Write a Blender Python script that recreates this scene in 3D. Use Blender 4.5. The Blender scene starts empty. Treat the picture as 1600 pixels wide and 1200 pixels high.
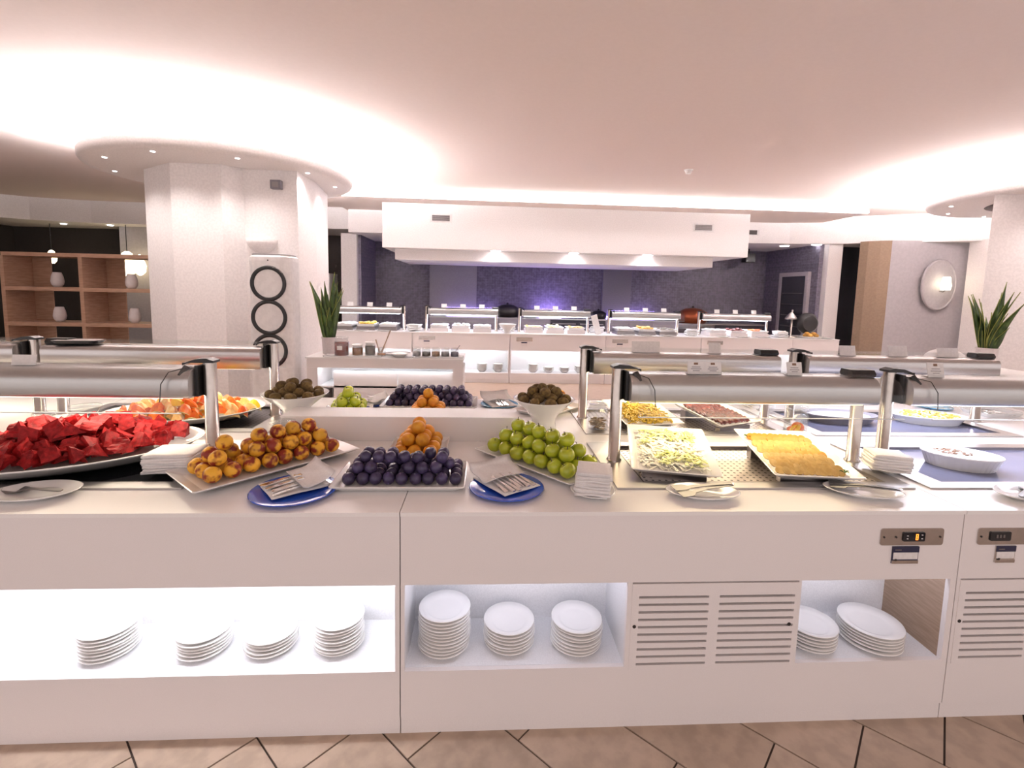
import bpy, bmesh, math, random
from mathutils import Matrix, Vector
PI = math.pi
scene = bpy.context.scene
C = scene.collection

# ------------------------------------------------------------------ camera
def look(yaw, pitch, roll):
    f = Vector((math.sin(yaw), math.cos(yaw), 0)); r = Vector((math.cos(yaw), -math.sin(yaw), 0)); u = Vector((0, 0, 1))
    f2 = math.cos(pitch)*f - math.sin(pitch)*u; u2 = math.cos(pitch)*u + math.sin(pitch)*f
    r2 = math.cos(roll)*r + math.sin(roll)*u2; u3 = math.cos(roll)*u2 - math.sin(roll)*r
    return Matrix((r2, u3, -f2)).transposed().to_4x4()
cam = bpy.data.cameras.new('camera'); camo = bpy.data.objects.new('camera', cam); C.objects.link(camo)
cam.sensor_width = 36.0; cam.sensor_fit = 'HORIZONTAL'; cam.lens = 762.15/1600*36
cam.shift_y = -(600-532.68)/1600; cam.clip_start = 0.05; cam.clip_end = 100
camo.matrix_world = Matrix.Translation((0, 0, 1.717)) @ look(.0585, .1021, .023)
scene.camera = camo

# ------------------------------------------------------------------ world, exposure, light levels
w = bpy.data.worlds.new('world'); scene.world = w; w.use_nodes = True
w.node_tree.nodes['Background'].inputs[0].default_value = (1.0, .88, .86, 1)
w.node_tree.nodes['Background'].inputs[1].default_value = .88
scene.view_settings.view_transform = 'Standard'; scene.view_settings.look = 'None'
scene.view_settings.gamma = 1; scene.view_settings.use_curve_mapping = False
scene.view_settings.exposure = 0.5
COVE = 450.0        # cove ring strips
NICHE = 9.0        # plate niche strips
HEAT = 9.0        # lamps under the serving guards

# ------------------------------------------------------------------ materials
MT = {}
def mat(name, col, rough=.5, metal=0.0, col2=None, scale=20.0, detail=3.0, bump=0.0, contrast=(.4, .6), rnd=0.0, stretch=(1, 1, 1), coat=0.0, sss=0.0, spec=.5, emit=None):
    m = bpy.data.materials.new(name); m.use_nodes = True; nt = m.node_tree; N = nt.nodes; L = nt.links
    b = N['Principled BSDF']
    b.inputs['Roughness'].default_value = rough; b.inputs['Metallic'].default_value = metal
    b.inputs['Coat Weight'].default_value = coat; b.inputs['Specular IOR Level'].default_value = spec
    if sss: b.inputs['Subsurface Weight'].default_value = sss; b.inputs['Subsurface Radius'].default_value = (.02, .008, .004); b.inputs['Subsurface Scale'].default_value = .5
    tc = N.new('ShaderNodeTexCoord'); mp = N.new('ShaderNodeMapping'); mp.inputs['Scale'].default_value = stretch
    L.new(tc.outputs['Object'], mp.inputs['Vector'])
    no = N.new('ShaderNodeTexNoise'); no.inputs['Scale'].default_value = scale; no.inputs['Detail'].default_value = detail
    L.new(mp.outputs[0], no.inputs['Vector'])
    if rnd:
        oi = N.new('ShaderNodeObjectInfo'); ml = N.new('ShaderNodeVectorMath'); ml.operation = 'SCALE'
        cx = N.new('ShaderNodeCombineXYZ'); L.new(oi.outputs['Random'], cx.inputs[0]); L.new(oi.outputs['Random'], cx.inputs[1])
        L.new(cx.outputs[0], ml.inputs[0]); ml.inputs['Scale'].default_value = 37.0
        L.new(ml.outputs[0], mp.inputs['Location'])
    rp = N.new('ShaderNodeValToRGB'); c2 = col2 or tuple(c*.93 for c in col)
    rp.color_ramp.elements[0].position = contrast[0]; rp.color_ramp.elements[1].position = contrast[1]
    rp.color_ramp.elements[0].color = (*c2, 1); rp.color_ramp.elements[1].color = (*col, 1)
    L.new(no.outputs['Fac'], rp.inputs[0]); out = rp.outputs[0]
    if rnd:
        hs = N.new('ShaderNodeHueSaturation'); mr = N.new('ShaderNodeMapRange')
        mr.inputs['To Min'].default_value = 1-rnd; mr.inputs['To Max'].default_value = 1+rnd*.6
        L.new(oi.outputs['Random'], mr.inputs['Value']); L.new(mr.outputs[0], hs.inputs['Value']); L.new(out, hs.inputs['Color']); out = hs.outputs[0]
    L.new(out, b.inputs['Base Color'])
    if bump:
        bp = N.new('ShaderNodeBump'); bp.inputs['Strength'].default_value = bump; bp.inputs['Distance'].default_value = .005
        L.new(no.outputs['Fac'], bp.inputs['Height']); L.new(bp.outputs[0], b.inputs['Normal'])
    if emit: b.inputs['Emission Color'].default_value = (*emit[0], 1); b.inputs['Emission Strength'].default_value = emit[1]
    MT[name] = m; return m
def emat(name, col, s):
    m = bpy.data.materials.new(name); m.use_nodes = True; nt = m.node_tree
    nt.nodes.remove(nt.nodes['Principled BSDF']); e = nt.nodes.new('ShaderNodeEmission')
    e.inputs[0].default_value = (*col, 1); e.inputs[1].default_value = s
    nt.links.new(e.outputs[0], nt.nodes['Material Output'].inputs[0]); MT[name] = m; return m
def glassmat(name, tint, op, rough=.03):
    m = bpy.data.materials.new(name); m.use_nodes = True; nt = m.node_tree; N = nt.nodes; L = nt.links
    N.remove(N['Principled BSDF']); t = N.new('ShaderNodeBsdfTransparent'); t.inputs[0].default_value = (*tint, 1)
    g = N.new('ShaderNodeBsdfGlossy'); g.inputs['Roughness'].default_value = rough
    fr = N.new('ShaderNodeLayerWeight'); fr.inputs['Blend'].default_value = .3
    pw = N.new('ShaderNodeMath'); pw.operation = 'POWER'; pw.inputs[1].default_value = 4.0; L.new(fr.outputs['Facing'], pw.inputs[0])
    ad = N.new('ShaderNodeMath'); ad.operation = 'MULTIPLY_ADD'; ad.inputs[1].default_value = .30; ad.inputs[2].default_value = op; ad.use_clamp = True
    L.new(pw.outputs[0], ad.inputs[0]); mx = N.new('ShaderNodeMixShader'); L.new(ad.outputs[0], mx.inputs[0])
    L.new(t.outputs[0], mx.inputs[1]); L.new(g.outputs[0], mx.inputs[2]); L.new(mx.outputs[0], N['Material Output'].inputs[0])
    MT[name] = m; return m

mat('laminate', (.83, .79, .785), .45, scale=400, bump=.02, col2=(.80, .76, .755))
mat('worktop', (.87, .85, .84), .28, scale=300, col2=(.85, .83, .82))
mat('niche_board', (.82, .82, .84), .5, scale=200)
mat('raw_wood', (.42, .30, .22), .6, col2=(.34, .24, .17), scale=9, stretch=(1, 1, 12), detail=6)
mat('steel', (.58, .565, .56), .32, 1.0, scale=30, stretch=(1, 60, 60), col2=(.52, .505, .50))
mat('steel_dark', (.30, .28, .28), .3, 1.0, scale=30, stretch=(1, 60, 60))
mat('steel_post', (.58, .53, .49), .25, 1.0, scale=30)
mat('utensil', (.24, .23, .225), .38, 1.0, scale=10)
mat('chrome', (.75, .74, .73), .15, 1.0, scale=10)
mat('black_plastic', (.012, .012, .013), .35, scale=50)
mat('black_glass', (.015, .016, .02), .08, scale=5)
mat('blue_glass_top', (.16, .17, .26), .12, scale=5)
mat('porcelain', (.84, .83, .82), .12, scale=6, col2=(.82, .81, .80), coat=.3)
mat('paper', (.80, .77, .76), .9, scale=120, bump=.08, col2=(.76, .73, .72))
mat('cardstock', (.78, .75, .74), .8, scale=60)
mat('card_far', (.9, .9, .9), .8, scale=60)
mat('ink', (.03, .024, .022), .8)
mat('navy', (.02, .02, .06), .5)
mat('cobalt', (.02, .09, .55), .12, scale=8, col2=(.015, .07, .48), coat=.4)
mat('sky_blue', (.12, .38, .62), .15, scale=8, coat=.3)
mat('plaster', (.90, .87, .86), .9, scale=60, bump=.03)
mat('ceiling_paint', (.88, .775, .725), .95, scale=25, col2=(.87, .765, .715))
mat('column_paint', (.90, .86, .85), .85, scale=40, bump=.02)
mat('wall_violet', (.21, .19, .25), .6, col2=(.15, .135, .18), scale=14, stretch=(1, 1, 1.2), detail=5)
mat('panel_grey', (.36, .34, .38), .6, scale=40)
mat('pilaster_grey', (.22, .205, .235), .6, scale=40)
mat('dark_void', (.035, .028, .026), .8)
mat('door_dark', (.05, .05, .065), .4, scale=5)
mat('door_frame', (.52, .48, .52), .5)
mat('brown_wall', (.22, .155, .105), .8, scale=30, col2=(.20, .14, .095))
mat('lilac_wall', (.42, .40, .42), .85, scale=20)
mat('shelf_wood', (.44, .27, .18), .55, col2=(.36, .21, .135), scale=7, stretch=(1, 1, 10), detail=6)
mat('vase', (.74, .68, .67), .7, scale=10)
mat('grout', (.07, .05, .04), .9)
mat('tile', (.50, .38, .29), .4, col2=(.41, .31, .235), scale=12, detail=6, bump=.04, rnd=.07)
mat('floor_far', (.42, .31, .24), .45, scale=10)
mat('leaf', (.07, .13, .025), .4, col2=(.03, .065, .015), scale=30, stretch=(1, 1, .4), rnd=.25)
mat('leaf_edge', (.30, .32, .07), .5, scale=30)
mat('pot', (.68, .62, .61), .7, scale=60, bump=.15)
mat('soil', (.05, .035, .025), .9, scale=80, bump=.5)
mat('peach', (.84, .43, .03), .5, col2=(.24, .020, .006), scale=24, detail=2, contrast=(.42, .55), rnd=.2)
mat('apricot', (.80, .36, .02), .45, col2=(.66, .22, .01), scale=30, contrast=(.35, .65), rnd=.12)
mat('plum', (.020, .010, .036), .38, col2=(.065, .048, .125), scale=35, contrast=(.42, .75), rnd=.35)
mat('apple', (.47, .52, .025), .25, col2=(.36, .42, .018), scale=30, contrast=(.35, .65), rnd=.12, coat=.3, sss=.05)
mat('lime_apple', (.62, .70, .03), .25, col2=(.5, .62, .03), scale=30, rnd=.1, coat=.3)
mat('kiwi', (.18, .115, .032), .8, col2=(.10, .06, .018), scale=60, bump=.2, rnd=.2)
mat('stalk', (.08, .05, .02), .8)
mat('watermelon', (.42, .014, .016), .55, col2=(.20, .004, .006), scale=55, detail=7, bump=.5, contrast=(.35, .66), rnd=.25, spec=.25)
mat('melon_orange', (.86, .22, .03), .3, col2=(.78, .12, .02), scale=30, rnd=.15, sss=.1)
mat('melon_pale', (.88, .62, .28), .3, col2=(.86, .45, .14), scale=30, rnd=.12, sss=.1)
mat('melon_yellow', (.88, .55, .03), .3, scale=30, rnd=.1)
mat('rind', (.72, .62, .30), .5, scale=30)
mat('lettuce', (.72, .74, .22), .5, col2=(.80, .82, .52), scale=30, contrast=(.35, .65), rnd=.15)
mat('egg_white', (.84, .82, .74), .4, scale=20)
mat('shaved_white', (.84, .82, .72), .5, scale=30, rnd=.06)
mat('crouton', (.55, .28, .08), .7, scale=30)
mat('cheese', (.62, .33, .06), .45, col2=(.52, .26, .04), scale=40, rnd=.1)
mat('cheese_pale', (.62, .42, .15), .45, col2=(.52, .33, .10), scale=40, rnd=.1)
mat('cheese_orange', (.66, .20, .008), .4, scale=40, rnd=.1)
mat('pasta', (.70, .50, .07), .45, col2=(.60, .40, .04), scale=60, rnd=.1)
mat('bacon', (.20, .045, .035), .4, col2=(.09, .016, .014), scale=60, rnd=.25)
mat('herb', (.03, .09, .01), .6)
mat('rice', (.80, .77, .72), .6, scale=60)
mat('brown_bits', (.25, .15, .10), .7)
mat('mushroom', (.45, .30, .16), .7, col2=(.25, .15, .07), scale=40)
mat('jam_red', (.24, .035, .03), .25, scale=10)
mat('honey', (.38, .17, .05), .2, col2=(.26, .10, .03), scale=10)
mat('olive_dark', (.08, .06, .03), .3, scale=10)
mat('granola', (.40, .20, .07), .7, scale=60, col2=(.25, .12, .05))
mat('lid_white', (.82, .80, .79), .4)
mat('copper', (.45, .12, .05), .35, .8, scale=10)
mat('fridge', (.50, .46, .50), .35, .3, scale=10)
mat('chair_tan', (.30, .17, .05), .6, scale=20)
glassmat('glass', (.97, .98, .98), .03)
glassmat('jar_glass', (.93, .94, .94), .10, .08)
mat('glass_edge', (.75, .78, .80), .2, scale=10)
emat('cove_led', (1.0, .93, .95), COVE)
emat('niche_led_left', (.92, .93, 1.0), NICHE*4)
emat('niche_led', (.85, .86, 1.0), NICHE)
emat('niche_led_far', (.95, .96, 1.0), NICHE*2)
emat('heat_lamp', (1.0, .80, .50), HEAT)
emat('cool_lamp', (.86, .86, 1.0), HEAT*1.5)
emat('soft_warm_lamp', (1.0, .86, .66), HEAT*1.1)
emat('downlight', (1.0, .95, .95), 8)
emat('hood_lamp', (1.0, .92, .97), 14)
emat('pendant', (1.0, .80, .50), 5)
emat('sconce_bulb', (1.0, .86, .62), 4.5)
emat('added_violet_glow', (.42, .30, 1.0), 16)  # for bars added to tint the kitchen wall violet
emat('strip_led', (1.0, .95, .97), 60)
emat('digit', (1.0, .22, .03), 2.5)

# perforated steel: a grid of dark round holes
def perf(name, base, pitch, r):
    m = mat(name, base, .35, 1.0); nt = m.node_tree; N = nt.nodes; L = nt.links; b = N['Principled BSDF']
    tc = N.new('ShaderNodeTexCoord'); vm = N.new('ShaderNodeVectorMath'); vm.operation = 'SCALE'; vm.inputs['Scale'].default_value = 1/pitch
    L.new(tc.outputs['Object'], vm.inputs[0]); fr = N.new('ShaderNodeVectorMath'); fr.operation = 'FRACTION'; L.new(vm.outputs[0], fr.inputs[0])
    sb = N.new('ShaderNodeVectorMath'); sb.operation = 'SUBTRACT'; sb.inputs[1].default_value = (.5, .5, 0); L.new(fr.outputs[0], sb.inputs[0])
    ml = N.new('ShaderNodeVectorMath'); ml.operation = 'MULTIPLY'; ml.inputs[1].default_value = (1, 1, 0); L.new(sb.outputs[0], ml.inputs[0])
    ln = N.new('ShaderNodeVectorMath'); ln.operation = 'LENGTH'; L.new(ml.outputs[0], ln.inputs[0])
    lt = N.new('ShaderNodeMath'); lt.operation = 'LESS_THAN'; lt.inputs[1].default_value = r; L.new(ln.outputs['Value'], lt.inputs[0])
    mx = N.new('ShaderNodeMix'); mx.data_type = 'RGBA'; mx.inputs['A'].default_value = (*base, 1); mx.inputs['B'].default_value = (.008, .006, .005, 1)
    L.new(lt.outputs[0], mx.inputs['Factor']); L.new(mx.outputs['Result'], b.inputs['Base Color'])
    sub = N.new('ShaderNodeMath'); sub.operation = 'SUBTRACT'; sub.inputs[0].default_value = 1.0; L.new(lt.outputs[0], sub.inputs[1]); L.new(sub.outputs[0], b.inputs['Metallic'])
perf('perforated', (.66, .60, .55), .030, .20)
perf('perforated_dark', (.16, .15, .15), .030, .22)

# small wall mosaic on the violet kitchen wall
def mosaic():
    m = MT['wall_violet']; nt = m.node_tree; N = nt.nodes; L = nt.links; b = N['Principled BSDF']
    tc = N.new('ShaderNodeTexCoord'); mp = N.new('ShaderNodeMapping'); mp.inputs['Rotation'].default_value = (PI/2, 0, 0); L.new(tc.outputs['Object'], mp.inputs[0])
    br = N.new('ShaderNodeTexBrick'); br.offset = 0; br.inputs['Scale'].default_value = 1.0; br.inputs['Brick Width'].default_value = .06; br.inputs['Row Height'].default_value = .06
    br.inputs['Mortar Size'].default_value = .004; br.inputs['Color1'].default_value = (.95, .95, .95, 1); br.inputs['Color2'].default_value = (.80, .80, .80, 1); br.inputs['Mortar'].default_value = (1.1, 1.1, 1.1, 1)
    L.new(mp.outputs[0], br.inputs['Vector'])
    mx = N.new('ShaderNodeMix'); mx.data_type = 'RGBA'; mx.blend_type = 'MULTIPLY'; mx.inputs['Factor'].default_value = 1
    src = b.inputs['Base Color'].links[0].from_socket; L.new(src, mx.inputs['A']); L.new(br.outputs['Color'], mx.inputs['B']); L.new(mx.outputs['Result'], b.inputs['Base Color'])
mosaic()

# ------------------------------------------------------------------ geometry helpers
class G:
    """collects faces, then becomes one mesh"""
    def __init__(s): s.v = []; s.f = []; s.sm = []; s.mi = []; s.m = 0
    def add(s, vs, fs, smooth=False):
        o = len(s.v); s.v += [tuple(v) for v in vs]
        for f in fs: s.f.append([i+o for i in f]); s.sm.append(smooth); s.mi.append(s.m)
        return s
    def box(s, x0, x1, y0, y1, z0, z1):
        return s.add([(x0,y0,z0),(x1,y0,z0),(x1,y1,z0),(x0,y1,z0),(x0,y0,z1),(x1,y0,z1),(x1,y1,z1),(x0,y1,z1)],
                     [(0,3,2,1),(4,5,6,7),(0,1,5,4),(1,2,6,5),(2,3,7,6),(3,0,4,7)])
    def loft(s, loops, smooth=True, cap0=True, cap1=True, closed=True):
        n = len(loops[0]); vs = [p for l in loops for p in l]; fs = []
        for k in range(len(loops)-1):
            for i in range(n if closed else n-1):
                j = (i+1) % n; fs.append((k*n+i, k*n+j, (k+1)*n+j, (k+1)*n+i))
        s.add(vs, fs, smooth)
        if cap0: s.add(loops[0], [tuple(range(n))[::-1]])
        if cap1: s.add(loops[-1], [tuple(range(n))])
        return s
    def lathe(s, prof, n=24, c=(0,0,0), sx=1, sy=1, smooth=True, cap0=True, cap1=True):
        loops = [[(c[0]+r*sx*math.cos(2*PI*i/n), c[1]+r*sy*math.sin(2*PI*i/n), c[2]+z) for i in range(n)] for r, z in prof]
        return s.loft(loops, smooth, cap0, cap1)
    def tube(s, pts, r, n=8, smooth=True, rs=None):
        pts = [Vector(p) for p in pts]; loops = []; up = None
        for k, p in enumerate(pts):
            d = (pts[min(k+1, len(pts)-1)] - pts[max(k-1, 0)]).normalized()
            if up is None:
                up = Vector((0,0,1)) if abs(d.z) < .9 else Vector((1,0,0))
            a = d.cross(up).normalized(); b = a.cross(d).normalized(); up = b
            rr = rs[k] if rs else r
            loops.append([tuple(p + a*rr*math.cos(2*PI*i/n) + b*rr*math.sin(2*PI*i/n)) for i in range(n)])
        return s.loft(loops, smooth)
    def prism(s, poly, z0, z1, smooth=False):
        return s.loft([[(x,y,z0) for x,y in poly], [(x,y,z1) for x,y in poly]], smooth)
    def extrude_x(s, prof, x0, x1, smooth=False):
        return s.loft([[(x0,y,z) for y,z in prof], [(x1,y,z) for y,z in prof]], smooth)
    def ball(s, c, r, n=14, m=9, sx=1, sy=1, sz=1):
        prof = [(max(1e-4, math.sin(PI*k/m)), -math.cos(PI*k/m)) for k in range(m+1)]
        return s.lathe([(r*a, r*sz*b) for a, b in prof], n, c, sx, sy, True, False, False)
    def mesh(s, name, mats):
        me = bpy.data.meshes.new(name); me.from_pydata(s.v, [], s.f)
        me.polygons.foreach_set('use_smooth', s.sm); me.polygons.foreach_set('material_index', s.mi)
        for m in (mats if isinstance(mats, (list, tuple)) else [mats]): me.materials.append(MT[m])
        bm = bmesh.new(); bm.from_mesh(me); bmesh.ops.recalc_face_normals(bm, faces=bm.faces); bm.to_mesh(me); bm.free()
        me.update(); return me
    def make(s, name, mats, parent=None, loc=(0,0,0), rot=(0,0,0), bevel=0.0):
        me = s.mesh(name, mats)
        if bevel:
            bm = bmesh.new(); bm.from_mesh(me)
            bmesh.ops.remove_doubles(bm, verts=bm.verts, dist=1e-5)
            es = [e for e in bm.edges if len(e.link_faces) == 2 and e.calc_face_angle(0) > .6]
            bmesh.ops.bevel(bm, geom=es, offset=bevel, segments=2, profile=.5, affect='EDGES'); bm.to_mesh(me); bm.free()
        return put(me, name, parent, loc, rot)
def put(me, name, parent=None, loc=(0,0,0), rot=(0,0,0), scale=(1,1,1)):
    o = bpy.data.objects.new(name, me); C.objects.link(o)
    o.location = loc; o.rotation_euler = rot; o.scale = scale
    if parent: o.parent = parent
    return o
def tag(o, label, cat, group=None):
    o['label'] = label; o['category'] = cat
    if group: o['group'] = group
    return o
def struct(o, label=None):
    o['kind'] = 'structure'
    if label: o['label'] = label
    return o
def stuff(o): o['kind'] = 'stuff'; return o
def thing(name, label, cat, loc=(0,0,0), rz=0, group=None):
    o = bpy.data.objects.new(name, None); C.objects.link(o); o.empty_display_size = .05
    o.location = loc; o.rotation_euler = (0,0,rz); return tag(o, label, cat, group)
def box(name, m, x0, x1, y0, y1, z0, z1, parent=None, bevel=0.0):
    # geometry relative to the box's own base centre
    cx, cy = (x0+x1)/2, (y0+y1)/2
    pl = (cx, cy, z0)
    if parent is not None:
        q = parent.location; pl = (cx-q[0], cy-q[1], z0-q[2])
        if parent.parent is not None:
            q = parent.parent.location; pl = (pl[0]-q[0], pl[1]-q[1], pl[2]-q[2])
    return G().box(x0-cx, x1-cx, y0-cy, y1-cy, 0, z1-z0).make(name, m, parent, pl, bevel=bevel)
def rrect(wx, wy, r, n=4, z=0.0):
    out = []
    for cx, cy, a0 in ((wx/2-r, wy/2-r, 0), (-wx/2+r, wy/2-r, PI/2), (-wx/2+r, -wy/2+r, PI), (wx/2-r, -wy/2+r, 1.5*PI)):
        for k in range(n+1): a = a0 + PI/2*k/n; out.append((cx+r*math.cos(a), cy+r*math.sin(a), z))
    return out
def ell(a, b, z, n=36): return [(a*math.cos(2*PI*i/n), b*math.sin(2*PI*i/n), z) for i in range(n)]
def copy_tree(o, parent=None):
    c = o.copy(); C.objects.link(c); c.parent = parent
    for ch in o.children: copy_tree(ch, c)
    return c
# ================================================================== THE SETTING
CEIL = 3.38
fl = struct(box('floor', 'grout', -11, 12, -2.5, 13, -.08, -.006), 'floor of beige stone tiles laid diagonally with dark joints')
box('floor_slab', 'floor_far', -11, 12, 1.9, 13, -.006, -.002, fl)
box('floor_slab', 'floor_far', -11, 12, -2.5, .1, -.006, -.002, fl)
# running bond at 45 degrees: a = x+y (rows .475 apart), b = x-y (pieces .69 long)
tw, tl, gp = .475/math.sqrt(2), .69/math.sqrt(2), .007
tme = G().box(-(tw-gp)/2, (tw-gp)/2, -(tl-gp)/2, (tl-gp)/2, -.006, 0).mesh('tile', 'tile')
for k in range(-9, 14):
    for j in range(-14, 8):
        a = -.04+.475*(k+.5); b = -2.934+.3475*k+.69*(j+.5)
        x, y = (a+b)/2, (a-b)/2
        if -3.3 < x < 4.0 and .15 < y < 2.15:
            put(tme, 'tile', fl, (x-fl.location.x, y-fl.location.y, -fl.location.z), (0, 0, PI/4))

struct(box('ceiling', 'ceiling_paint', -11, 12, -2.5, 13, CEIL, CEIL+.2), 'smooth cream ceiling')
struct(box('ceiling_step', 'ceiling_paint', -2.8, 6.97, 8.72, 12.2, 3.27, CEIL), 'lower ceiling field in front of the kitchen')
s = struct(box('trim_1', 'strip_led', -2.8, 6.97, 8.70, 8.715, 3.285, 3.31), 'thin glowing strip along the ceiling step')

struct(box('wall_back', 'wall_violet', -2.7, 7.1, 12, 12.2, 0, 3.3), 'dark violet tiled kitchen wall')
struct(box('wall_back_panel', 'panel_grey', -1.32, -.19, 11.93, 12, 0, 3.3), 'pale grey panel set on the violet wall')
struct(box('wall_back_pilaster', 'pilaster_grey', 2.90, 3.6, 11.9, 12, 0, 3.3), 'grey pilaster on the violet wall')
struct(box('wall_kitchen_side', 'wall_violet', -2.75, -2.62, 10.62, 12, 0, 3.3), 'dark violet side wall of the kitchen')
struct(box('wall_kitchen_end', 'plaster', -3.0, -2.68, 10.5, 10.62, 0, 2.83), 'white end of the kitchen side wall')
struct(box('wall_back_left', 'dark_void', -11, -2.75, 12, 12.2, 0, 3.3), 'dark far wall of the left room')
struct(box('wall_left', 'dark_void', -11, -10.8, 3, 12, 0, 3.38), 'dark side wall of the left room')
struct(box('wall_left_pier', 'lilac_wall', -8.05, -7.0, 11.4, 12, 0, 2.95), 'grey pier in the left room')
# kitchen right hand wall with door
wr = struct(box('wall_right_kitchen', 'wall_violet', 7.05, 7.2, 10.05, 12, 0, 3.2), 'dark violet wall with the service door')
d = struct(thing('door_1', 'dark glazed service door in pale frame', 'door', (7.03, 10.78, 0))); del d['category']
for y0, y1, z0, z1 in ((-.52, -.43, 0, 2.28), (.43, .52, 0, 2.28), (-.43, .43, 2.19, 2.28)): G().box(-.05, .02, y0, y1, z0, z1).make('door_frame', 'door_frame', d)
G().box(-.03, .01, -.43, .43, 0, 2.19).make('door_leaf', 'door_dark', d)
for k in range(6): G().box(-.045, -.028, -.36, .36, .55+.25*k, .57+.25*k).make('door_bar', 'steel_dark', d)
struct(box('wall_right_column', 'plaster', 7.14, 7.44, 9.9, 10.2, 0, 2.86), 'slim white column beside the dark doorway')
struct(box('door_2', 'door_dark', 7.44, 8.4, 10.4, 10.5, 0, 2.86), 'dark doorway between white column and brown wall')
struct(G().prism([(7.53, 9.55), (7.60, 9.42), (7.74, 9.28), (7.90, 9.20), (8.35, 10.3), (8.25, 10.3)], 0, 2.86).make('wall_right_brown', 'brown_wall'), 'brown curved wall end')
struct(G().prism([(7.90, 9.20), (9.35, 9.0), (9.4, 9.3), (7.95, 9.5)], 0, 2.86).make('wall_right_lilac', 'lilac_wall'), 'pale lilac wall carrying a lamp')
struct(box('wall_right', 'plaster', 9.18, 12, 8.35, 8.9, 0, 2.86), 'white wall stub at the right')
# perimeter soffit
struct(G().prism([(5.04, 10.25), (6.4, 10.1), (7.4, 9.75), (8.4, 9.15), (9.6, 8.4), (12, 7.6), (12, 13), (5.04, 13)], 2.84, CEIL).make('ceiling_soffit_right', 'plaster'), 'white curved soffit')
struct(G().prism([(-2.75, 10.15), (-1.88, 10.15), (-1.88, 13), (-2.75, 13)], 2.82, 3.3).make('ceiling_soffit_kitchen', 'plaster'), 'white soffit beside the extractor hood')
struct(G().prism([(-11, 9.4), (-9.2, 10.6), (-8.2, 10.85), (-6, 10.9), (-2.75, 10.6), (-2.75, 13), (-11, 13)], 2.93, CEIL).make('ceiling_soffit_left', 'plaster'), 'pink tinted curved soffit of the left room')
# columns
struct(G().prism([(-4.06, 6.2), (-3.52, 5.8), (-2.97, 5.8), (-2.82, 6.0), (-2.21, 6.0), (-2.20, 6.6), (-2.3, 7.4), (-4.0, 7.4)], 0, CEIL).make('wall_column_left', 'column_paint'), 'broad faceted white column carrying the ceiling ring')
struct(G().prism([(6.34, 5.9), (6.9, 5.75), (9.2, 5.75), (9.2, 7.2), (7.9, 7.2)], 0, CEIL).make('wall_column_right', 'column_paint'), 'broad white column behind the potted plant')

# ------------------------------------------------------------------ ceiling rings around the columns
SPOT = 20.0
def downlight(parent, name, loc, energy, col=(1.0, .91, .88), size=130):
    l = bpy.data.lights.new(name, 'SPOT'); l.energy = energy; l.color = col; l.spot_size = math.radians(size); l.spot_blend = .9; l.shadow_soft_size = .03
    o = bpy.data.objects.new(name, l); C.objects.link(o); o.location = loc; o.parent = parent; return o
def ring(cx, cy, R, label, arc):
    t = thing('ceiling_light_ring', label, 'ceiling light', (cx, cy, 3.05), group=None)
    G().lathe([(R-.10, 0), (R-.02, .01), (R, .04), (R, .10), (R-.02, .12), (R-.05, .10), (.8, .10), (.8, 0)], 72, cap0=False, cap1=False).loft([ell(R-.10, R-.10, 0, 72), ell(.8, .8, 0, 72)], False, False, False).make('disc', 'plaster', t)
    G().lathe([(R-.26, .10), (R-.26, .33)], 72, cap0=False, cap1=False).make('drum', 'plaster', t)
    # the left ring's strip is cut short to darken the ceiling beyond it
    n = 72; a0, a1 = arc
    L0 = [[(r*math.cos(a0+(a1-a0)*i/n), r*math.sin(a0+(a1-a0)*i/n), z) for r, z in ((R-.13, .101), (R-.06, .101), (R-.06, .132), (R-.13, .132))] for i in range(n+1)]
    G().loft(L0, False).make('light_strip', 'cove_led', t)
    for k in range(10):
        a = 2*PI*k/10+.2; G().lathe([(.022, -.004), (.022, .004)], 12, (math.cos(a)*(R-.22), math.sin(a)*(R-.22), 0)).make('spot', 'downlight', t)
        downlight(t, 'spot_light', (math.cos(a)*(R-.22), math.sin(a)*(R-.22), -.02), SPOT)
    return t
ring(-3.26, 6.6, 1.48, 'round white ceiling ring with hidden light around the column with the tall air conditioner', (math.radians(-165), math.radians(95)))
ring(7.7, 6.2, 1.45, 'round white ceiling ring with hidden light around the column by the low potted plant', (0, 2*PI))

# ------------------------------------------------------------------ extractor hood
h = thing('extractor_hood', 'long white boxed extractor hood hanging over the far buffet counter', 'hood', (1.57, 10.2, 2.46))
G().box(-3.457, 3.457, -1.0, 1.3, 0, .81).make('hood_box', 'plaster', h, bevel=.006)
G().box(-3.28, 2.92, -.7, 1.1, -.195, 0).make('lower_box', 'plaster', h, bevel=.006)
for x, z in ((-2.389, .555), (2.552, .53)):
    v = G().box(-.20, .20, -1.012, -1.0, -.075, .075).box(-.16, .16, -1.018, -1.012, -.05, .05).make('vent_frame', 'lid_white', h, (x, 0, z))
    for k in range(6): G().box(-.16, .16, -1.024, -1.016, -.048+.016*k, -.040+.016*k).make('vent_slat', 'steel_dark', v)
    G().box(-.16, .16, -1.021, -1.012, -.05, .05).make('vent_opening', 'ink', v)
for x in (-1.37, .12, 1.55): G().lathe([(.09, -.008), (.09, 0)], 24, (x, -.86, 0)).make('lamp', 'hood_lamp', h); downlight(h, 'lamp_light', (x, -.80, -.05), 28, (1, .93, .97), 150)
v = thing('air_vent', 'dark wall vent in the soffit next to the extractor hood', 'vent', (5.55, 10.19, 2.46+.60))
G().box(-.2, .2, -.03, .03, -.07, .07).make('frame', 'lid_white', v); G().box(-.165, .165, -.036, -.03, -.045, .045).make('opening', 'ink', v)
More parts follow.
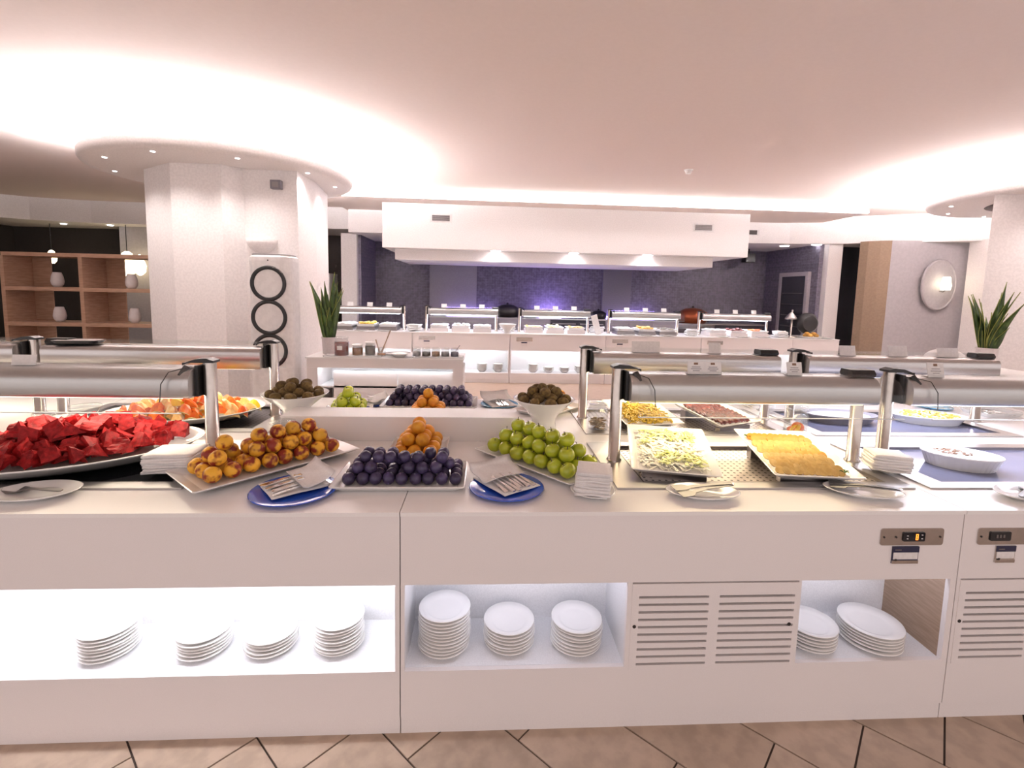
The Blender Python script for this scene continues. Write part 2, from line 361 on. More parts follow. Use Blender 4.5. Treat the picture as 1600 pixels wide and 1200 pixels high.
for k in range(2):
    o = G().lathe([(.09, -.01), (.09, .004)], 20).make('recessed_spot', 'downlight', None, ((6.55, 10.5, 2.836), (7.0, 10.1, 2.836))[k])
    tag(o, 'small round spotlight in the underside of the curved soffit', 'spotlight', 'soffit spotlights')
for k in range(4):
    o = G().lathe([(.05, -.01), (.05, .004)], 16).make('recessed_spot', 'downlight', None, (-9.0+.95*k, 11.15, 2.925))
    tag(o, 'tiny round spotlight in the soffit above the wooden shelf', 'spotlight', 'left room spotlights')
o = G().lathe([(.055, -.012), (.06, 0)], 20).lathe([(.0, -.05), (.035, -.05), (.045, -.012)], 20).make('smoke_detector', 'lid_white', None, (2.695, 6.577, CEIL))
tag(o, 'small white smoke detector on the ceiling', 'smoke detector')

# ------------------------------------------------------------------ left room: shelf unit, vases, lamps
sh = thing('shelf_unit', 'open wooden grid shelf unit with pale vases', 'shelf', (-5.9, 7.5, 0))
D = .48
for z in (2.06, 1.565, 1.05): G().box(-1.05, 1.25, 0, D, 0, .055).make('shelf_board', 'shelf_wood', sh, (0, 0, z))
for x in (-1.08, .0, 1.03): G().box(0, .055, .003, D-.003, .02, 2.06).make('upright', 'shelf_wood', sh, (x, 0, 0))
for z0, z1 in ((1.105, 1.565), (1.62, 2.06), (.5, 1.05)):
    for x in (-1.025, .055): G().box(0, .27, D-.02, D, 0, z1-z0).make('back_panel', 'shelf_wood', sh, (x, 0, z0))
vp = [(.0, 0), (.045, 0), (.072, .04), (.080, .085), (.070, .16), (.052, .215), (.046, .22), (.042, .215), (.055, .15), (.0, .14)]
vm = G().lathe(vp, 20).mesh('vase', 'vase')
for x, z, dsc in ((-.28, 1.62, 'upper shelf under the single hanging lamp'), (.78, 1.62, 'upper shelf next to the column'), (-.28, 1.105, 'lower shelf, first from the dark wall'), (.80, 1.105, 'lower shelf next to the column')):
    tag(put(vm, 'vase', None, (-6.08+x, 7.70, z)), 'pale egg shaped vase on the '+dsc, 'vase')
def pendant(x, y, z, label, s=1.0):
    t = thing('pendant_lamp', label, 'lamp', (x, y, z))
    G().lathe([(.02*s, .3*s), (.06*s, .27*s), (.11*s, .1*s), (.10*s, .02*s), (.05*s, -.05*s)], 18).make('glowing_shade', 'pendant', t)
    G().tube([(0, 0, .3*s), (0, 0, 2.92-z)], .008, 6).make('cord', 'black_plastic', t)
pendant(-9.25, 11.1, 2.12, 'small glowing hanging lamp over the first vase', .8)
pendant(-7.60, 10.95, 1.92, 'long glowing hanging lamp beside another behind the shelf', 1.5)
pendant(-7.65, 11.5, 1.92, 'wider glowing hanging lamp closest to the column', 1.6)
def chair(x, y, rz, m, label):
    t = thing('dining_chair', label, 'chair', (x, y, 0), rz)
    G().box(-.22, .22, -.22, .22, .44, .49).make('seat', m, t, bevel=.01)
    G().box(-.22, .22, .19, .23, .55, .98).make('backrest', m, t, bevel=.01)
    for sx in (-1, 1):
        for sy in (-1, 1): G().tube([(sx*.19, sy*.19, .45), (sx*.2, sy*.2, 0)], .018, 6).make('leg', 'black_plastic', t)
        G().tube([(sx*.19, .2, .45), (sx*.19, .215, .96)], .016, 6).make('back_post', 'black_plastic', t)
chair(-7.1, 9.3, .2, 'chair_tan', 'tan dining chair behind the open bay of the shelf unit')
chair(-6.1, 9.4, -.3, 'black_plastic', 'dark dining chair in the left room')
chair(-5.5, 9.2, .5, 'chair_tan', 'tan dining chair nearest the column in the left room')

# ------------------------------------------------------------------ air conditioner, sconce, box on the column
ac = thing('tower_air_conditioner', 'tall white tower air conditioner with three black rings', 'air conditioner', (-2.325, 5.60, 0))
G().loft([rrect(.46, .34, .09, 5, 0), rrect(.46, .34, .09, 5, 1.98), rrect(.45, .33, .09, 5, 2.02), rrect(.40, .28, .08, 5, 2.045)], False).make('body', 'lid_white', ac)
G().loft([rrect(.41, .29, .08, 5, 2.045), rrect(.41, .29, .08, 5, 2.052)], False).make('top_grille', 'steel_dark', ac)
for z in (1.737, 1.371, 1.005):
    g = G(); n = 40; L0 = []
    for r, y in ((.150, -.176), (.155, -.186), (.185, -.186), (.192, -.176), (.185, -.168), (.150, -.168)):
        L0.append([(r*math.cos(2*PI*i/n), y, r*math.sin(2*PI*i/n)) for i in range(n)])
    g.loft(L0+[L0[0]], True, False, False); g.make('black_ring', 'black_plastic', ac, (0, 0, z))
    G().loft([[(.150*math.cos(2*PI*i/n), y, .150*math.sin(2*PI*i/n)) for i in range(n)] for y in (-.165, -.172)], False).make('ring_cover', 'lid_white', ac, (0, 0, z))
G().ball((0, -.17, 1.985), .008, 8, 6).make('sensor', 'black_plastic', ac)
sc = thing('wall_sconce', 'white half bowl wall sconce above the tower air conditioner', 'sconce', (-2.62, 6.0, 2.10))
g = G(); n = 16
for_l = [[(r*math.cos(PI+PI*i/n), r*math.sin(PI+PI*i/n), z) for i in range(n+1)] for r, z in ((.07, 0), (.13, .04), (.165, .10), (.17, .15), (.155, .15), (.10, .06))]
g.loft(for_l, True, True, True, closed=False); g.make('bowl', 'column_paint', sc)
G().box(-.17, .17, -.012, 0, .02, .15).make('back_plate', 'column_paint', sc)
fb = thing('alarm_box', 'small grey brown alarm box high on the white column', 'alarm box', (-2.43, 5.995, 2.83))
G().box(-.06, .06, -.07, 0, 0, .10).make('case', 'pilaster_grey', fb, bevel=.005); G().box(-.035, .035, -.075, -.07, .02, .075).make('front', 'steel_dark', fb)

# right lilac wall lamp: round plate with a bulb
wl = thing('wall_lamp', 'glowing wall lamp in front of a round dish on lilac wall', 'lamp', (8.78, 9.02, 2.02))
n = 32
G().loft([[(.36*math.cos(2*PI*i/n)*k, y, .50*math.sin(2*PI*i/n)*k) for i in range(n)] for k, y in ((1, .02), (1, 0), (.94, -.02), (.9, -.0))], True).make('round_dish', 'lilac_wall', wl, (0, 0, .0))
G().lathe([(.07, -.10), (.085, -.02), (.06, .14), (.05, .15)], 16, (0, -.14, 0)).make('shade', 'sconce_bulb', wl)
G().tube([(0, -.14, -.10), (0, -.10, -.13), (0, -.02, -.12)], .012, 6).make('arm', 'steel_dark', wl)
# ================================================================== THE ISLAND
YF, YM, YB = 1.74, 2.68, 3.62
ZT, N0, N1 = .90, .264, .613
def vent_door(parent, x0, x1, cols, hx):
    d = bpy.data.objects.new('vent_door', None); C.objects.link(d); d.parent = parent
    d.location = (x0-parent.location.x, YF-parent.location.y, .248-parent.location.z)
    W, H = x1-x0, .359
    z0, z1 = .022, .330                       # slot field
    xs = [0]+[c for p in cols for c in p]+[W]
    for a, b in zip(xs[0::2], xs[1::2]): G().box(a, b, -.002, .016, 0, H).make('stile', 'laminate', d)
    for a, b in cols:
        G().box(a, b, -.002, .016, 0, z0).make('rail', 'laminate', d); G().box(a, b, -.002, .016, z1, H).make('rail', 'laminate', d)
        n = 10; p = (z1-z0)/n if n else 0
        me = G().box(0, b-a, -.002, .012, 0, p-.0100).mesh('slat', 'laminate')
        for k in range(n): put(me, 'slat', d, (a, 0, z0+.0100+p*k))
    G().box(.004, W-.004, .017, .022, .004, H-.004).make('dark_backing', 'ink', d)
    for x in hx: G().loft([[(x+.007*math.cos(2*PI*i/14), y, .185+.007*math.sin(2*PI*i/14)) for i in range(14)] for y in (-.0035, .0)], False).make('key_hole', 'ink', d)
def controller(parent, x0, x1, dx0, dx1, cx0, cx1, lit, cardtilt):
    px, py, pz = parent.location
    c = bpy.data.objects.new('temperature_controller', None); C.objects.link(c); c.parent = parent; c.location = (x0-px, YF-py, .757-pz)
    W = x1-x0
    G().loft([[(x+W/2, y, z+.0345) for x, z, _ in rrect(W, .069, .010, 3)] for y in (0, -.004)], False).make('plate', 'steel_post', c)
    G().loft([[(x+(dx0+dx1)/2-x0, y, z+.036) for x, z, _ in rrect(dx1-dx0, .037, .005, 3)] for y in (-.004, -.008)], False).make('display', 'black_glass', c)
    for x in (.014, W-.014, .063): G().loft([[(x+(.0045 if x > .05 and x < .1 else .003)*math.cos(2*PI*i/10), y, .034+.004*math.sin(2*PI*i/10)) for i in range(10)] for y in (-.004, -.0062)], False).make('screw', 'ink', c)
    mid = (dx0+dx1)/2-x0
    if lit:
        g = G()   # one seven segment figure
        X, Z, a, b, t = mid+.006, .024, .010, .024, .0026
        for s in ((0, a, 0, t), (0, a, b/2-t/2, b/2+t/2), (0, a, b-t, b), (0, t, 0, b), (a-t, a, 0, b)): g.box(X+s[0], X+s[1], -.0092, -.008, Z+s[2], Z+s[3])
        g.make('figure', 'digit', c)
        for x, z in ((-.028, .029), (-.028, .041), (.032, .029), (.032, .044)): G().box(mid+x-.003, mid+x+.003, -.0092, -.008, z-.0015, z+.0015).make('mark', 'cardstock', c)
    else:
        for k in range(3): G().box(mid-.02+.014*k, mid-.012+.014*k, -.0092, -.008, .03, .043).make('dull_figure', 'steel_dark', c)
    h = bpy.data.objects.new('card_holder', None); C.objects.link(h); h.parent = parent; h.location = (cx0-px, YF-py, .682-pz)
    w = cx1-cx0
    G().box(0, w, -.004, 0, 0, .070).make('holder_plate', 'navy' if lit else 'steel_post', h); G().box(.004, w-.004, -.006, -.004, .018, .046).make('paper_insert', 'cardstock', h)
    G().box(0, w, -.0065, -.004, .047, .070).make('header', 'navy', h); G().box(0, w, -.0065, -.004, 0, .013).make('lower_rail', 'steel_post', h)
    G().box(.008, .034, -.0072, -.0065, .055, .059).make('header_print', 'steel_dark', h); G().box(.010, .018, -.0075, -.004, .012, .020).make('clip', 'ink', h)
def cabinet(label, x0, x1, niches, doors, ctrl=None):
    t = thing('buffet_cabinet', label, 'cabinet', ((x0+x1)/2, YF, 0))
    a, b = x0+.002, x1-.002
    box('upper_panel', 'laminate', a, b, YF, YF+.02, N1, .884, t)
    box('lower_panel', 'laminate', a, b, YF, YF+.02, .072, N0, t)
    box('plinth', 'laminate', a, b, YF+.008, YF+.03, 0, .069, t)
    box('side_panel', 'laminate', a, a+.012, YF+.02, YM, 0, .884, t); box('side_panel', 'laminate', b-.012, b, YF+.02, YM, 0, .884, t)
    box('back_panel', 'laminate', a, b, YM-.02, YM, 0, .884, t)
    edges = sorted([(n[0], n[1]) for n in niches]+list(doors)); cur = a
    for e0, e1 in edges+[(b, b)]:
        if e0-cur > .003: box('stile', 'laminate', cur, e0, YF, YF+.02, N0, N1, t)
        cur = e1
    for n0, n1, led, rw in niches:
        box('niche_floor', 'niche_board', n0-.01, n1+.01, YF+.0205, YF+.46, N0-.016, N0, t)
        box('niche_back', 'niche_board', n0-.01, n1+.01, YF+.30, YF+.315, N0, N1+.06, t)
        box('niche_top', 'niche_board', n0-.01, n1+.01, YF+.0205, YF+.30, N1+.06, N1+.075, t)
        box('niche_side', 'niche_board', n0-.012, n0, YF+.0205, YF+.30, N0, N1+.06, t); box('niche_side', rw, n1, n1+.012, YF+.0205, YF+.30, N0, N1+.06, t)
        box('light_strip', led, n0+.03, n1-.03, YF+.035, YF+.05, N1+.045, N1+.058, t)
    for dd in doors:
        W = dd[1]-dd[0]
        vent_door(t, dd[0], dd[1], [(.022*W/.665+.006, .305), (.347, W-.014)], (.014, W-.029))
    if ctrl: controller(t, *ctrl)
    return t
cabinet('white buffet cabinet with one long brightly lit niche of leaning plate stacks', -2.5, -.296, [(-2.46, -.315, 'niche_led_left', 'niche_board')], [])
cabinet('white buffet cabinet with slotted vent door between two plate niches', -.296, 1.906, [(-.280, .570, 'niche_led', 'niche_board'), (1.264, 1.880, 'niche_led', 'raw_wood')], [(.588, 1.253)], (1.565, 1.825, 1.655, 1.745, 1.620, 1.728, True, 0))
cabinet('white buffet cabinet with unlit controller and vent door at its edge', 1.906, 4.1, [], [(1.922, 2.587)], (1.969, 2.229, 2.018, 2.105, 2.052, 2.135, False, 0))
for x0, x1, lb in ((-2.5, -.296, 'rear buffet cabinet under the melon platter'), (-.296, 1.906, 'rear buffet cabinet under the fruit bowls'), (1.906, 4.1, 'rear buffet cabinet under the oval dishes')):
    t = thing('rear_cabinet', 'white '+lb, 'cabinet', ((x0+x1)/2, YM, 0)); box('body', 'laminate', x0+.002, x1-.002, YM+.002, YB-.02, .07, .862, t)
    for ya, yb in ((YM+.002, YM+.03), (YB-.05, YB-.02)): box('top_rail', 'laminate', x0+.002, x1-.002, ya, yb, .862, .884, t)
    box('plinth', 'laminate', x0+.002, x1-.002, YM+.002, YB-.05, 0, .069, t)

def worktop(x0, x1, y0, y1, holes, label):
    g = G(); xs = [x0]; 
    for h in holes: xs += [h[0], h[1]]
    xs.append(x1); z0, z1 = .885, ZT
    for a, b in zip(xs[0::2], xs[1::2]): g.box(a, b, y0, y1, z0, z1)
    for h in holes: g.box(h[0], h[1], y0, h[2], z0, z1); g.box(h[0], h[1], h[3], y1, z0, z1)
    tag(g.make('worktop', 'worktop'), label, 'worktop')
HY = (2.00, 2.50); HB = (2.78, 3.30)
worktop(-2.5, -.2975, YF-.008, YM, [(-2.42, -1.26, *HY)], 'white worktop carrying the watermelon and peach platters')
worktop(-.2945, 1.9045, YF-.008, YM, [(.70, 1.80, *HY)], 'white worktop carrying plums, apples and the salad tray')
worktop(1.9075, 4.1, YF-.008, YM, [(2.06, 3.22, *HY)], 'white worktop carrying the fluted oval dish')
worktop(-2.5, -.2975, YM, YB, [(-2.42, -1.30, *HB)], 'rear white worktop carrying the melon platter')
worktop(-.2945, 1.9045, YM, YB, [(.70, 1.80, *HB)], 'rear white worktop carrying the far plums and apricots')
worktop(1.9075, 4.1, YM, YB, [(2.06, 3.22, *HB)], 'rear white worktop carrying the yellow salad dish')
def well(x0, x1, y0, y1, hx0, hx1, hy0, hy1, floor, label, rimm='steel'):
    t = thing('serving_well', label, 'serving well', ((x0+x1)/2, (y0+y1)/2, ZT)); cx, cy = t.location.x, t.location.y
    g = G(); z0, z1 = .0005, .008
    X0, X1, Y0, Y1, a, b, c, d = x0-cx, x1-cx, y0-cy, y1-cy, hx0-cx, hx1-cx, hy0-cy, hy1-cy
    g.box(X0, a, Y0, Y1, z0, z1); g.box(b, X1, Y0, Y1, z0, z1); g.box(a, b, Y0, c, z0, z1); g.box(a, b, d, Y1, z0, z1)
    g.make('rim', rimm, t)
    e = .002; g = G(); g.box(a+e, a+.006, c+e, d-e, -.03, z1); g.box(b-.006, b-e, c+e, d-e, -.03, z1); g.box(a+e, b-e, c+e, c+.006, -.03, z1); g.box(a+e, b-e, d-.006, d-e, -.03, z1)
    g.make('inner_wall', 'steel_dark', t)
    G().box(a+.006, b-.006, c+.006, d-.006, -.012, -.006).make('well_floor', floor, t)
well(.57, 1.885, 1.94, 2.56, .70, 1.80, *HY, 'perforated', 'steel serving well with perforated floor under the salad tray')
well(1.953, 3.3, 1.94, 2.56, 2.06, 3.22, *HY, 'blue_glass_top', 'serving well with bluish glass floor under the fluted oval dish')
well(.60, 1.885, 2.72, 3.36, .70, 1.80, *HB, 'perforated', 'steel serving well with perforated floor under the cured meat tray')
well(1.98, 3.3, 2.72, 3.36, 2.06, 3.22, *HB, 'blue_glass_top', 'serving well with bluish glass floor under the yellow salad dish')
well(-2.49, -1.19, 1.94, 2.56, -2.42, -1.26, *HY, 'black_glass', 'serving well with black floor under the watermelon platter')
well(-2.49, -1.17, 2.72, 3.36, -2.42, -1.30, *HB, 'perforated_dark', 'serving well with dark perforated floor under the melon platter')
r = thing('riser', 'low white riser running between the front and rear fruit', 'riser', (-.37, 2.68, ZT))
G().box(-.69, .565, -.10, .10, .0, .130).make('body', 'laminate', r, bevel=.002); G().box(-.692, .567, -.102, .102, .130, .134).make('top_board', 'worktop', r)

# ------------------------------------------------------------------ serving guards
def guard(x0, x1, Y, lamp, label, full='left', z0=ZT+.008, ztop=1.362, glass=True, cable=True, dy=-1, sc=1.0):
    """x0..x1: post positions. One end shows its whole post, the other post carries the hood from below."""
    t = thing('serving_guard', label, 'serving guard', ((x0+x1)/2, Y, z0)); cx = t.location.x; H = ztop-z0
    s = 1 if full == 'left' else -1; xf, xo = (x0, x1) if s == 1 else (x1, x0)
    for x, hh in ((xf-cx, H), (xo-cx, H-.145)):
        G().lathe([(.036, 0), (.036, .005), (.029, .009), (.0275, hh)], 18, (x, 0, 0)).make('post', 'steel_post', t)
    ha, hb = sorted((xf-cx+s*.041, xo-cx+s*.03))
    prof = [(.10, H-.150)]+[(-.088, H-.150), (-.098, H-.143), (-.102, H-.132)]
    prof += [(-.038-.064*math.cos(PI/2*k/7), H-.085+.064*math.sin(PI/2*k/7)) for k in range(8)]
    prof += [(.05, H-.021), (.09, H-.03), (.10, H-.05)]
    g = G(); g.loft([[(ha, -dy*y, z) for y, z in prof], [(hb, -dy*y, z) for y, z in prof]], True, False, False)
    g.add([(ha, -dy*y, z) for y, z in prof], [tuple(range(len(prof)))]); g.add([(hb, -dy*y, z) for y, z in prof], [tuple(range(len(prof)))])
    hd = g.make('lamp_hood', 'steel', t)
    G().box(ha+.05, hb-.05, -.06, .06, H-.157, H-.1502).make('lamp', lamp, hd)
    # black end clamp on the full post
    G().loft([[(xf-cx+s*dx, yy, H+zz) for yy, zz in ((-.030, 0), (.030, 0), (.030, hz), (-.030, hz))] for dx, zz, hz in ((-.030, -.03, .010), (0, -.045, .020), (.05, -.045, .016), (.085, -.035, .004), (.105, -.03, -.012))], False).make('end_clamp', 'black_plastic', t)
    G().box(min(xf-cx+s*.0275, xf-cx+s*.040), max(xf-cx+s*.0275, xf-cx+s*.040), -.05, .05, H-.15, H-.01).make('end_plate', 'black_plastic', t)
    G().tube([(xf-cx+s*.07, dy*.05, H-.015), (xf-cx+s*.085, dy*.075, H-.05), (xf-cx+s*.08, dy*.07, H-.10)], .016, 8).make('clamp_lever', 'black_plastic', t)
    # flat clamp on the other end
    G().loft([[(x, yy, z) for yy, z in ((-.055, H-.02), (.02, H-.02), (.028, H-.008), (.02, H+.012), (-.045, H+.012), (-.06, H-.006))] for x in (xo-cx-s*.085, xo-cx-s*.065, xo-cx+s*.015, xo-cx+s*.034)], False).make('end_clip', 'black_plastic', t)
    if cable: G().tube([(xf-cx+s*.08, dy*.06, H-.02), (xf-cx+s*.115, dy*.11, H-.03), (xf-cx+s*.14, dy*.125, H-.08), (xf-cx+s*.148, dy*.125, H-.16)], .0022, 6).make('cable', 'black_plastic', t)
    if glass:
        pr = [(.0, H-.012), (.10, H-.005), (.17, H-.03), (.205, H-.08), (.21, H-.185)]
        g = G(); L0 = []
        for y, z in pr: L0.append([(ha, dy*y, z), (hb+.03, dy*y, z), (hb+.03, dy*y+.005, z+.005), (ha, dy*y+.005, z+.005)])
        gl = g.loft(L0, False).make('glass_screen', 'glass', t)
        G().box(ha, hb+.03, dy*.21-.003, dy*.21+.004, H-.188, H-.1845).make('glass_edge', 'glass_edge', gl)
    return t
guard(.645, 1.86, 2.28, 'heat_lamp', 'steel serving guard with warm lamps over the salad tray', 'left')
guard(2.012, 3.25, 2.28, 'cool_lamp', 'steel serving guard with cool light over the fluted oval dish', 'left')
guard(.650, 1.87, 3.08, 'heat_lamp', 'steel serving guard with amber glow over the cured meat tray', 'left', dy=1)
guard(2.045, 3.36, 3.08, 'cool_lamp', 'steel serving guard with cool light over the yellow salad dish', 'left', dy=1)
guard(-2.45, -1.247, 2.28, 'soft_warm_lamp', 'steel serving guard over the watermelon platter', 'right')
guard(-2.56, -1.298, 3.08, 'soft_warm_lamp', 'steel serving guard over the melon slices', 'right', dy=1)
guard(-3.9, -2.70, 3.08, 'soft_warm_lamp', 'steel serving guard standing past the melon slices, its post ending in black clamp', 'right', dy=1)
# extra rear counter left of the melon platter
t = thing('rear_cabinet', 'white rear buffet cabinet past the end of the melon platter', 'cabinet', (-3.3, YM, 0))
box('body', 'laminate', -4.1, -2.504, 2.2, YB-.02, .07, .884, t); box('plinth', 'laminate', -4.1, -2.504, 2.25, YB-.05, 0, .069, t); box('top', 'worktop', -4.1, -2.503, 2.2, YB, .885, ZT+.008, t)

def card(x, Y, z, w, h, label, group=None, marks=1, m='cardstock', lean=.25):
    t = thing('menu_card', label, 'menu card', (x, Y, z), group=group)
    G().loft([[(-w/2, 0, 0), (w/2, 0, 0), (w/2, .003, 0), (-w/2, .003, 0)], [(-w/2, lean*h, h), (w/2, lean*h, h), (w/2, lean*h+.003, h), (-w/2, lean*h+.003, h)]], False).make('sheet', m, t)
    G().box(-w/2, w/2, 0, .04, 0, .002).make('foot', m, t)
    for k in range(marks):
        cx = (k-(marks-1)/2)*w/marks
        G().loft([[(cx-.010, lean*zz-.0012, zz), (cx+.010, lean*zz-.0012, zz), (cx+.010, lean*zz-.0002, zz), (cx-.010, lean*zz-.0002, zz)] for zz in (h*.76, h*.93)], False).make('emblem', 'brown_bits', t)
        for q, (zz, ww) in enumerate(((.55, .5), (.40, .62), (.26, .4))):
            G().loft([[(cx-w/marks*ww/2, lean*hh-.0012, hh), (cx+w/marks*ww/2, lean*hh-.0012, hh), (cx+w/marks*ww/2, lean*hh-.0002, hh), (cx-w/marks*ww/2, lean*hh-.0002, hh)] for hh in (h*zz, h*zz+.0035)], False).make('print_line', 'steel_dark', t)
    return t
zc = 1.343
card(1.055, 2.24, zc, .165, .058, 'double menu card with two emblems on the guard over the salad tray', marks=2)
card(1.50, 2.24, zc, .075, .062, 'single menu card beside the black clip of the guard over the omelette tray')
card(2.22, 2.24, zc, .085, .070, 'small menu card on the guard over the fluted oval dish')
card(1.045, 3.06, zc, .185, .07, 'wide menu card seen from behind on the guard over the pasta tray', marks=0)
card(1.50, 3.06, zc, .08, .068, 'narrow menu card seen from behind on the guard over the cured meat', marks=0)
card(2.40, 3.06, zc, .11, .065, 'blank backed menu card by the black clamp over the grey oval dish', marks=0)
card(2.75, 3.06, zc, .13, .07, 'framed menu card on the guard, middle of three over the yellow salad', marks=0)
card(3.10, 3.06, zc, .15, .06, 'low menu card on the guard beside the flat black clip', marks=0)
card(-2.02, 2.24, zc, .10, .045, 'menu card on the guard over the watermelon', marks=0)
o = thing('tongs_rest', 'dark rimmed grey tray lying on the guard over the melon slices', 'tray', (-2.42, 3.05, 1.348), .1)
G().loft([rrect(.22, .10, .03, 3, 0), rrect(.25, .12, .03, 3, .018)], False).make('tray', 'black_plastic', o); G().loft([rrect(.23, .10, .03, 3, .0182), rrect(.22, .09, .03, 3, .019)], False).make('liner', 'cardstock', o)

# ------------------------------------------------------------------ plates in the niches
def plate_mesh(r, name='plate', sx=1, sy=1, n=40):
    return G().lathe([(.0, .0), (r*.55, 0), (r*.60, .004), (r*.97, .017), (r, .021), (r*.985, .0235), (r*.66, .011), (r*.58, .008), (0, .008)], n, sx=sx, sy=sy, cap0=False, cap1=False).mesh(name, 'porcelain')
PM = {r: plate_mesh(r) for r in (.103, .1015, .100, .105, .120)}
rng = random.Random(3)
def stack(x, y, r, n, dz, top, rest, grp, z=N0, pm=None):
    for k in range(n):
        j = .003
        o = put(pm or PM[r], 'plate', None, (x+rng.uniform(-j, j), y+rng.uniform(-j, j), z+.0005+dz*k), (0, 0, rng.uniform(0, 6)) if not pm else (0, 0, 0))
        if k == n-1: tag(o, top, 'plate')
        else: tag(o, rest, 'plate', grp)
S = [(-1.455, 1.885, .103, 8, .0135, 'stack farthest from the cabinet joint'), (-1.095, 1.890, .1015, 6, .0135, 'six plate stack in the long niche'),
     (-.838, 1.895, .1015, 5, .0140, 'lowest stack in the long niche'), (-.57, 1.895, .100, 9, .0135, 'long niche stack nearest the joint'),
     (-.14, 1.880, .105, 12, .0135, 'tallest stack in the short niche'), (.126, 1.890, .105, 7, .0140, 'lowest stack in the short niche'), (.405, 1.875, .105, 8, .0140, 'stack next to the vent door'),
     (1.40, 1.86, .105, 6, .0140, 'stack half hidden by the vent door'), (1.668, 1.86, .120, 6, .0140, 'broad stack in the wood sided niche')]
for k, (x, y, r, n, dz, lb) in enumerate(S): stack(x, y, r, n, dz, 'top white plate of the '+lb, 'white plate below the top one in the '+lb, 'plate stack '+'abcdefghi'[k])
# ================================================================== FOOD AND TABLEWARE ON THE ISLAND
rng = random.Random(11)
def rect_platter(w, l, label, loc, rz, h=.030, rim=.040, tilt=0.0, r=.012):
    g = G(); e = .004
    g.loft([rrect(w-2*rim-.02, l-2*rim-.02, r, 3, 0), rrect(w-2*rim, l-2*rim, r, 3, .004), rrect(w-.004, l-.004, r, 3, h-.005), rrect(w, l, r, 3, h-.001), rrect(w-.008, l-.008, r, 3, h), rrect(w-2*rim+.006, l-2*rim+.006, r, 3, .014), rrect(w-2*rim-.01, l-2*rim-.01, r, 3, .011)], False)
    o = g.make('platter', 'porcelain', None, loc, (tilt, 0, rz)); return tag(o, label, 'platter')
def oval_platter(a, b, label, loc, rz, h=.04, rim=.05, m='porcelain', base=None):
    g = G()
    g.loft([ell(a-rim-.05, b-rim-.05, 0), ell(a-rim-.03, b-rim-.03, .004), ell(a-.02, b-.02, h-.012), ell(a, b, h-.003), ell(a-.006, b-.006, h), ell(a-rim, b-rim, .022), ell(a-rim-.03, b-rim-.03, .014)], True)
    t = thing('oval_platter', label, 'platter', loc, rz); g.make('dish', m, t)
    if base: G().loft([ell(a-rim-.06, b-rim-.06, -.012), ell(a-rim-.03, b-rim-.03, 0)], True).make('foot', 'black_glass', t)
    return t
def place(me, name, frame, p, label, cat, group, rot=None, scale=1.0, smin=.94):
    o = put(me, name, None, frame @ Vector(p), rot if rot is not None else (rng.uniform(-.6, .6), rng.uniform(-.6, .6), rng.uniform(0, 6.28)))
    s = scale*rng.uniform(smin, 1.0); o.scale = (s, s, s); return tag(o, label, cat, group)
def frame(loc, rz, tilt=0.0): return Matrix.Translation(loc) @ Matrix.Rotation(rz, 4, 'Z') @ Matrix.Rotation(tilt, 4, 'X')

def fruit_mesh(name, r, m, n=18, k=11, dim=.10, sz=.96, crease=0.0, stalk=False):
    loops = []
    for q in range(k+1):
        a = PI*q/k; rr = math.sin(a); z = -math.cos(a)*sz
        if z > .5: z -= dim*(max(0, 1-rr*1.6))**2*2.2
        if z < -.6: z += dim*.6*(max(0, 1-rr*1.6))**2
        loops.append([(r*max(rr, .01)*math.cos(2*PI*i/n)*(1-crease*max(0, math.cos(2*PI*i/n))**20), r*max(rr, .01)*math.sin(2*PI*i/n), r*z) for i in range(n)])
    g = G(); g.loft(loops, True)
    ms = [m]
    if stalk: g.m = 1; g.tube([(0, 0, r*.72), (r*.05, 0, r*.95), (r*.14, 0, r*1.18)], r*.05, 5); ms.append('stalk')
    return g.mesh(name, ms)
PEACH = fruit_mesh('peach', .036, 'peach', dim=.04, crease=.05); APRI = fruit_mesh('apricot', .0355, 'apricot', dim=.04, crease=.05)
PLUM = fruit_mesh('plum', .0262, 'plum', sz=1.05, crease=.03); APPLE = fruit_mesh('apple', .0375, 'apple', dim=.16, sz=.92, stalk=True)
APPLE2 = fruit_mesh('apple', .036, 'lime_apple', dim=.16, sz=.92, stalk=True); KIWI = fruit_mesh('kiwi', .030, 'kiwi', dim=.03, sz=1.22)
def pile(me, name, F, r, nx, ny, layers, label, cat, group, floor=.013, jit=.16, drop=0.0, flat=False, px=2.06):
    """pyramid packing: each upper layer sits in the hollows of the one below"""
    p = px*r; cnt = 0
    for L in range(layers):
        mx, my = nx-L, ny-L
        if mx < 1 or my < 1: break
        for i in range(mx):
            for j in range(my):
                if L and rng.random() < drop: continue
                x = (i-(mx-1)/2)*p+rng.uniform(-jit, jit)*r; y = (j-(my-1)/2)*p+rng.uniform(-jit, jit)*r
                place(me, name, F, (x, y, floor+r*.97+L*r*1.40), label, cat, group, smin=.95); cnt += 1
    return cnt

# ---- peaches
pr = math.radians(47.5); pc = (-.955, 2.195, ZT+.0088)
rect_platter(.72, .33, 'long white rectangular platter holding the peaches', pc, pr, rim=.045)
pile(PEACH, 'peach', frame(pc, pr), .036, 8, 3, 3, 'red and yellow peach in the long pile on the peach platter', 'peach', 'peaches on the long platter', drop=.06)
# ---- plums in front
pc = (-.335, 2.045, ZT); rect_platter(.54, .31, 'white rectangular platter of plums by the front edge of the worktop', pc, 0, rim=.03)
pile(PLUM, 'plum', frame((pc[0]+.01, pc[1], pc[2]), 0), .0262, 9, 4, 3, 'dark bluish plum on the front plum platter between two blue plates', 'plum', 'plums on the front platter', drop=.42, floor=.012)
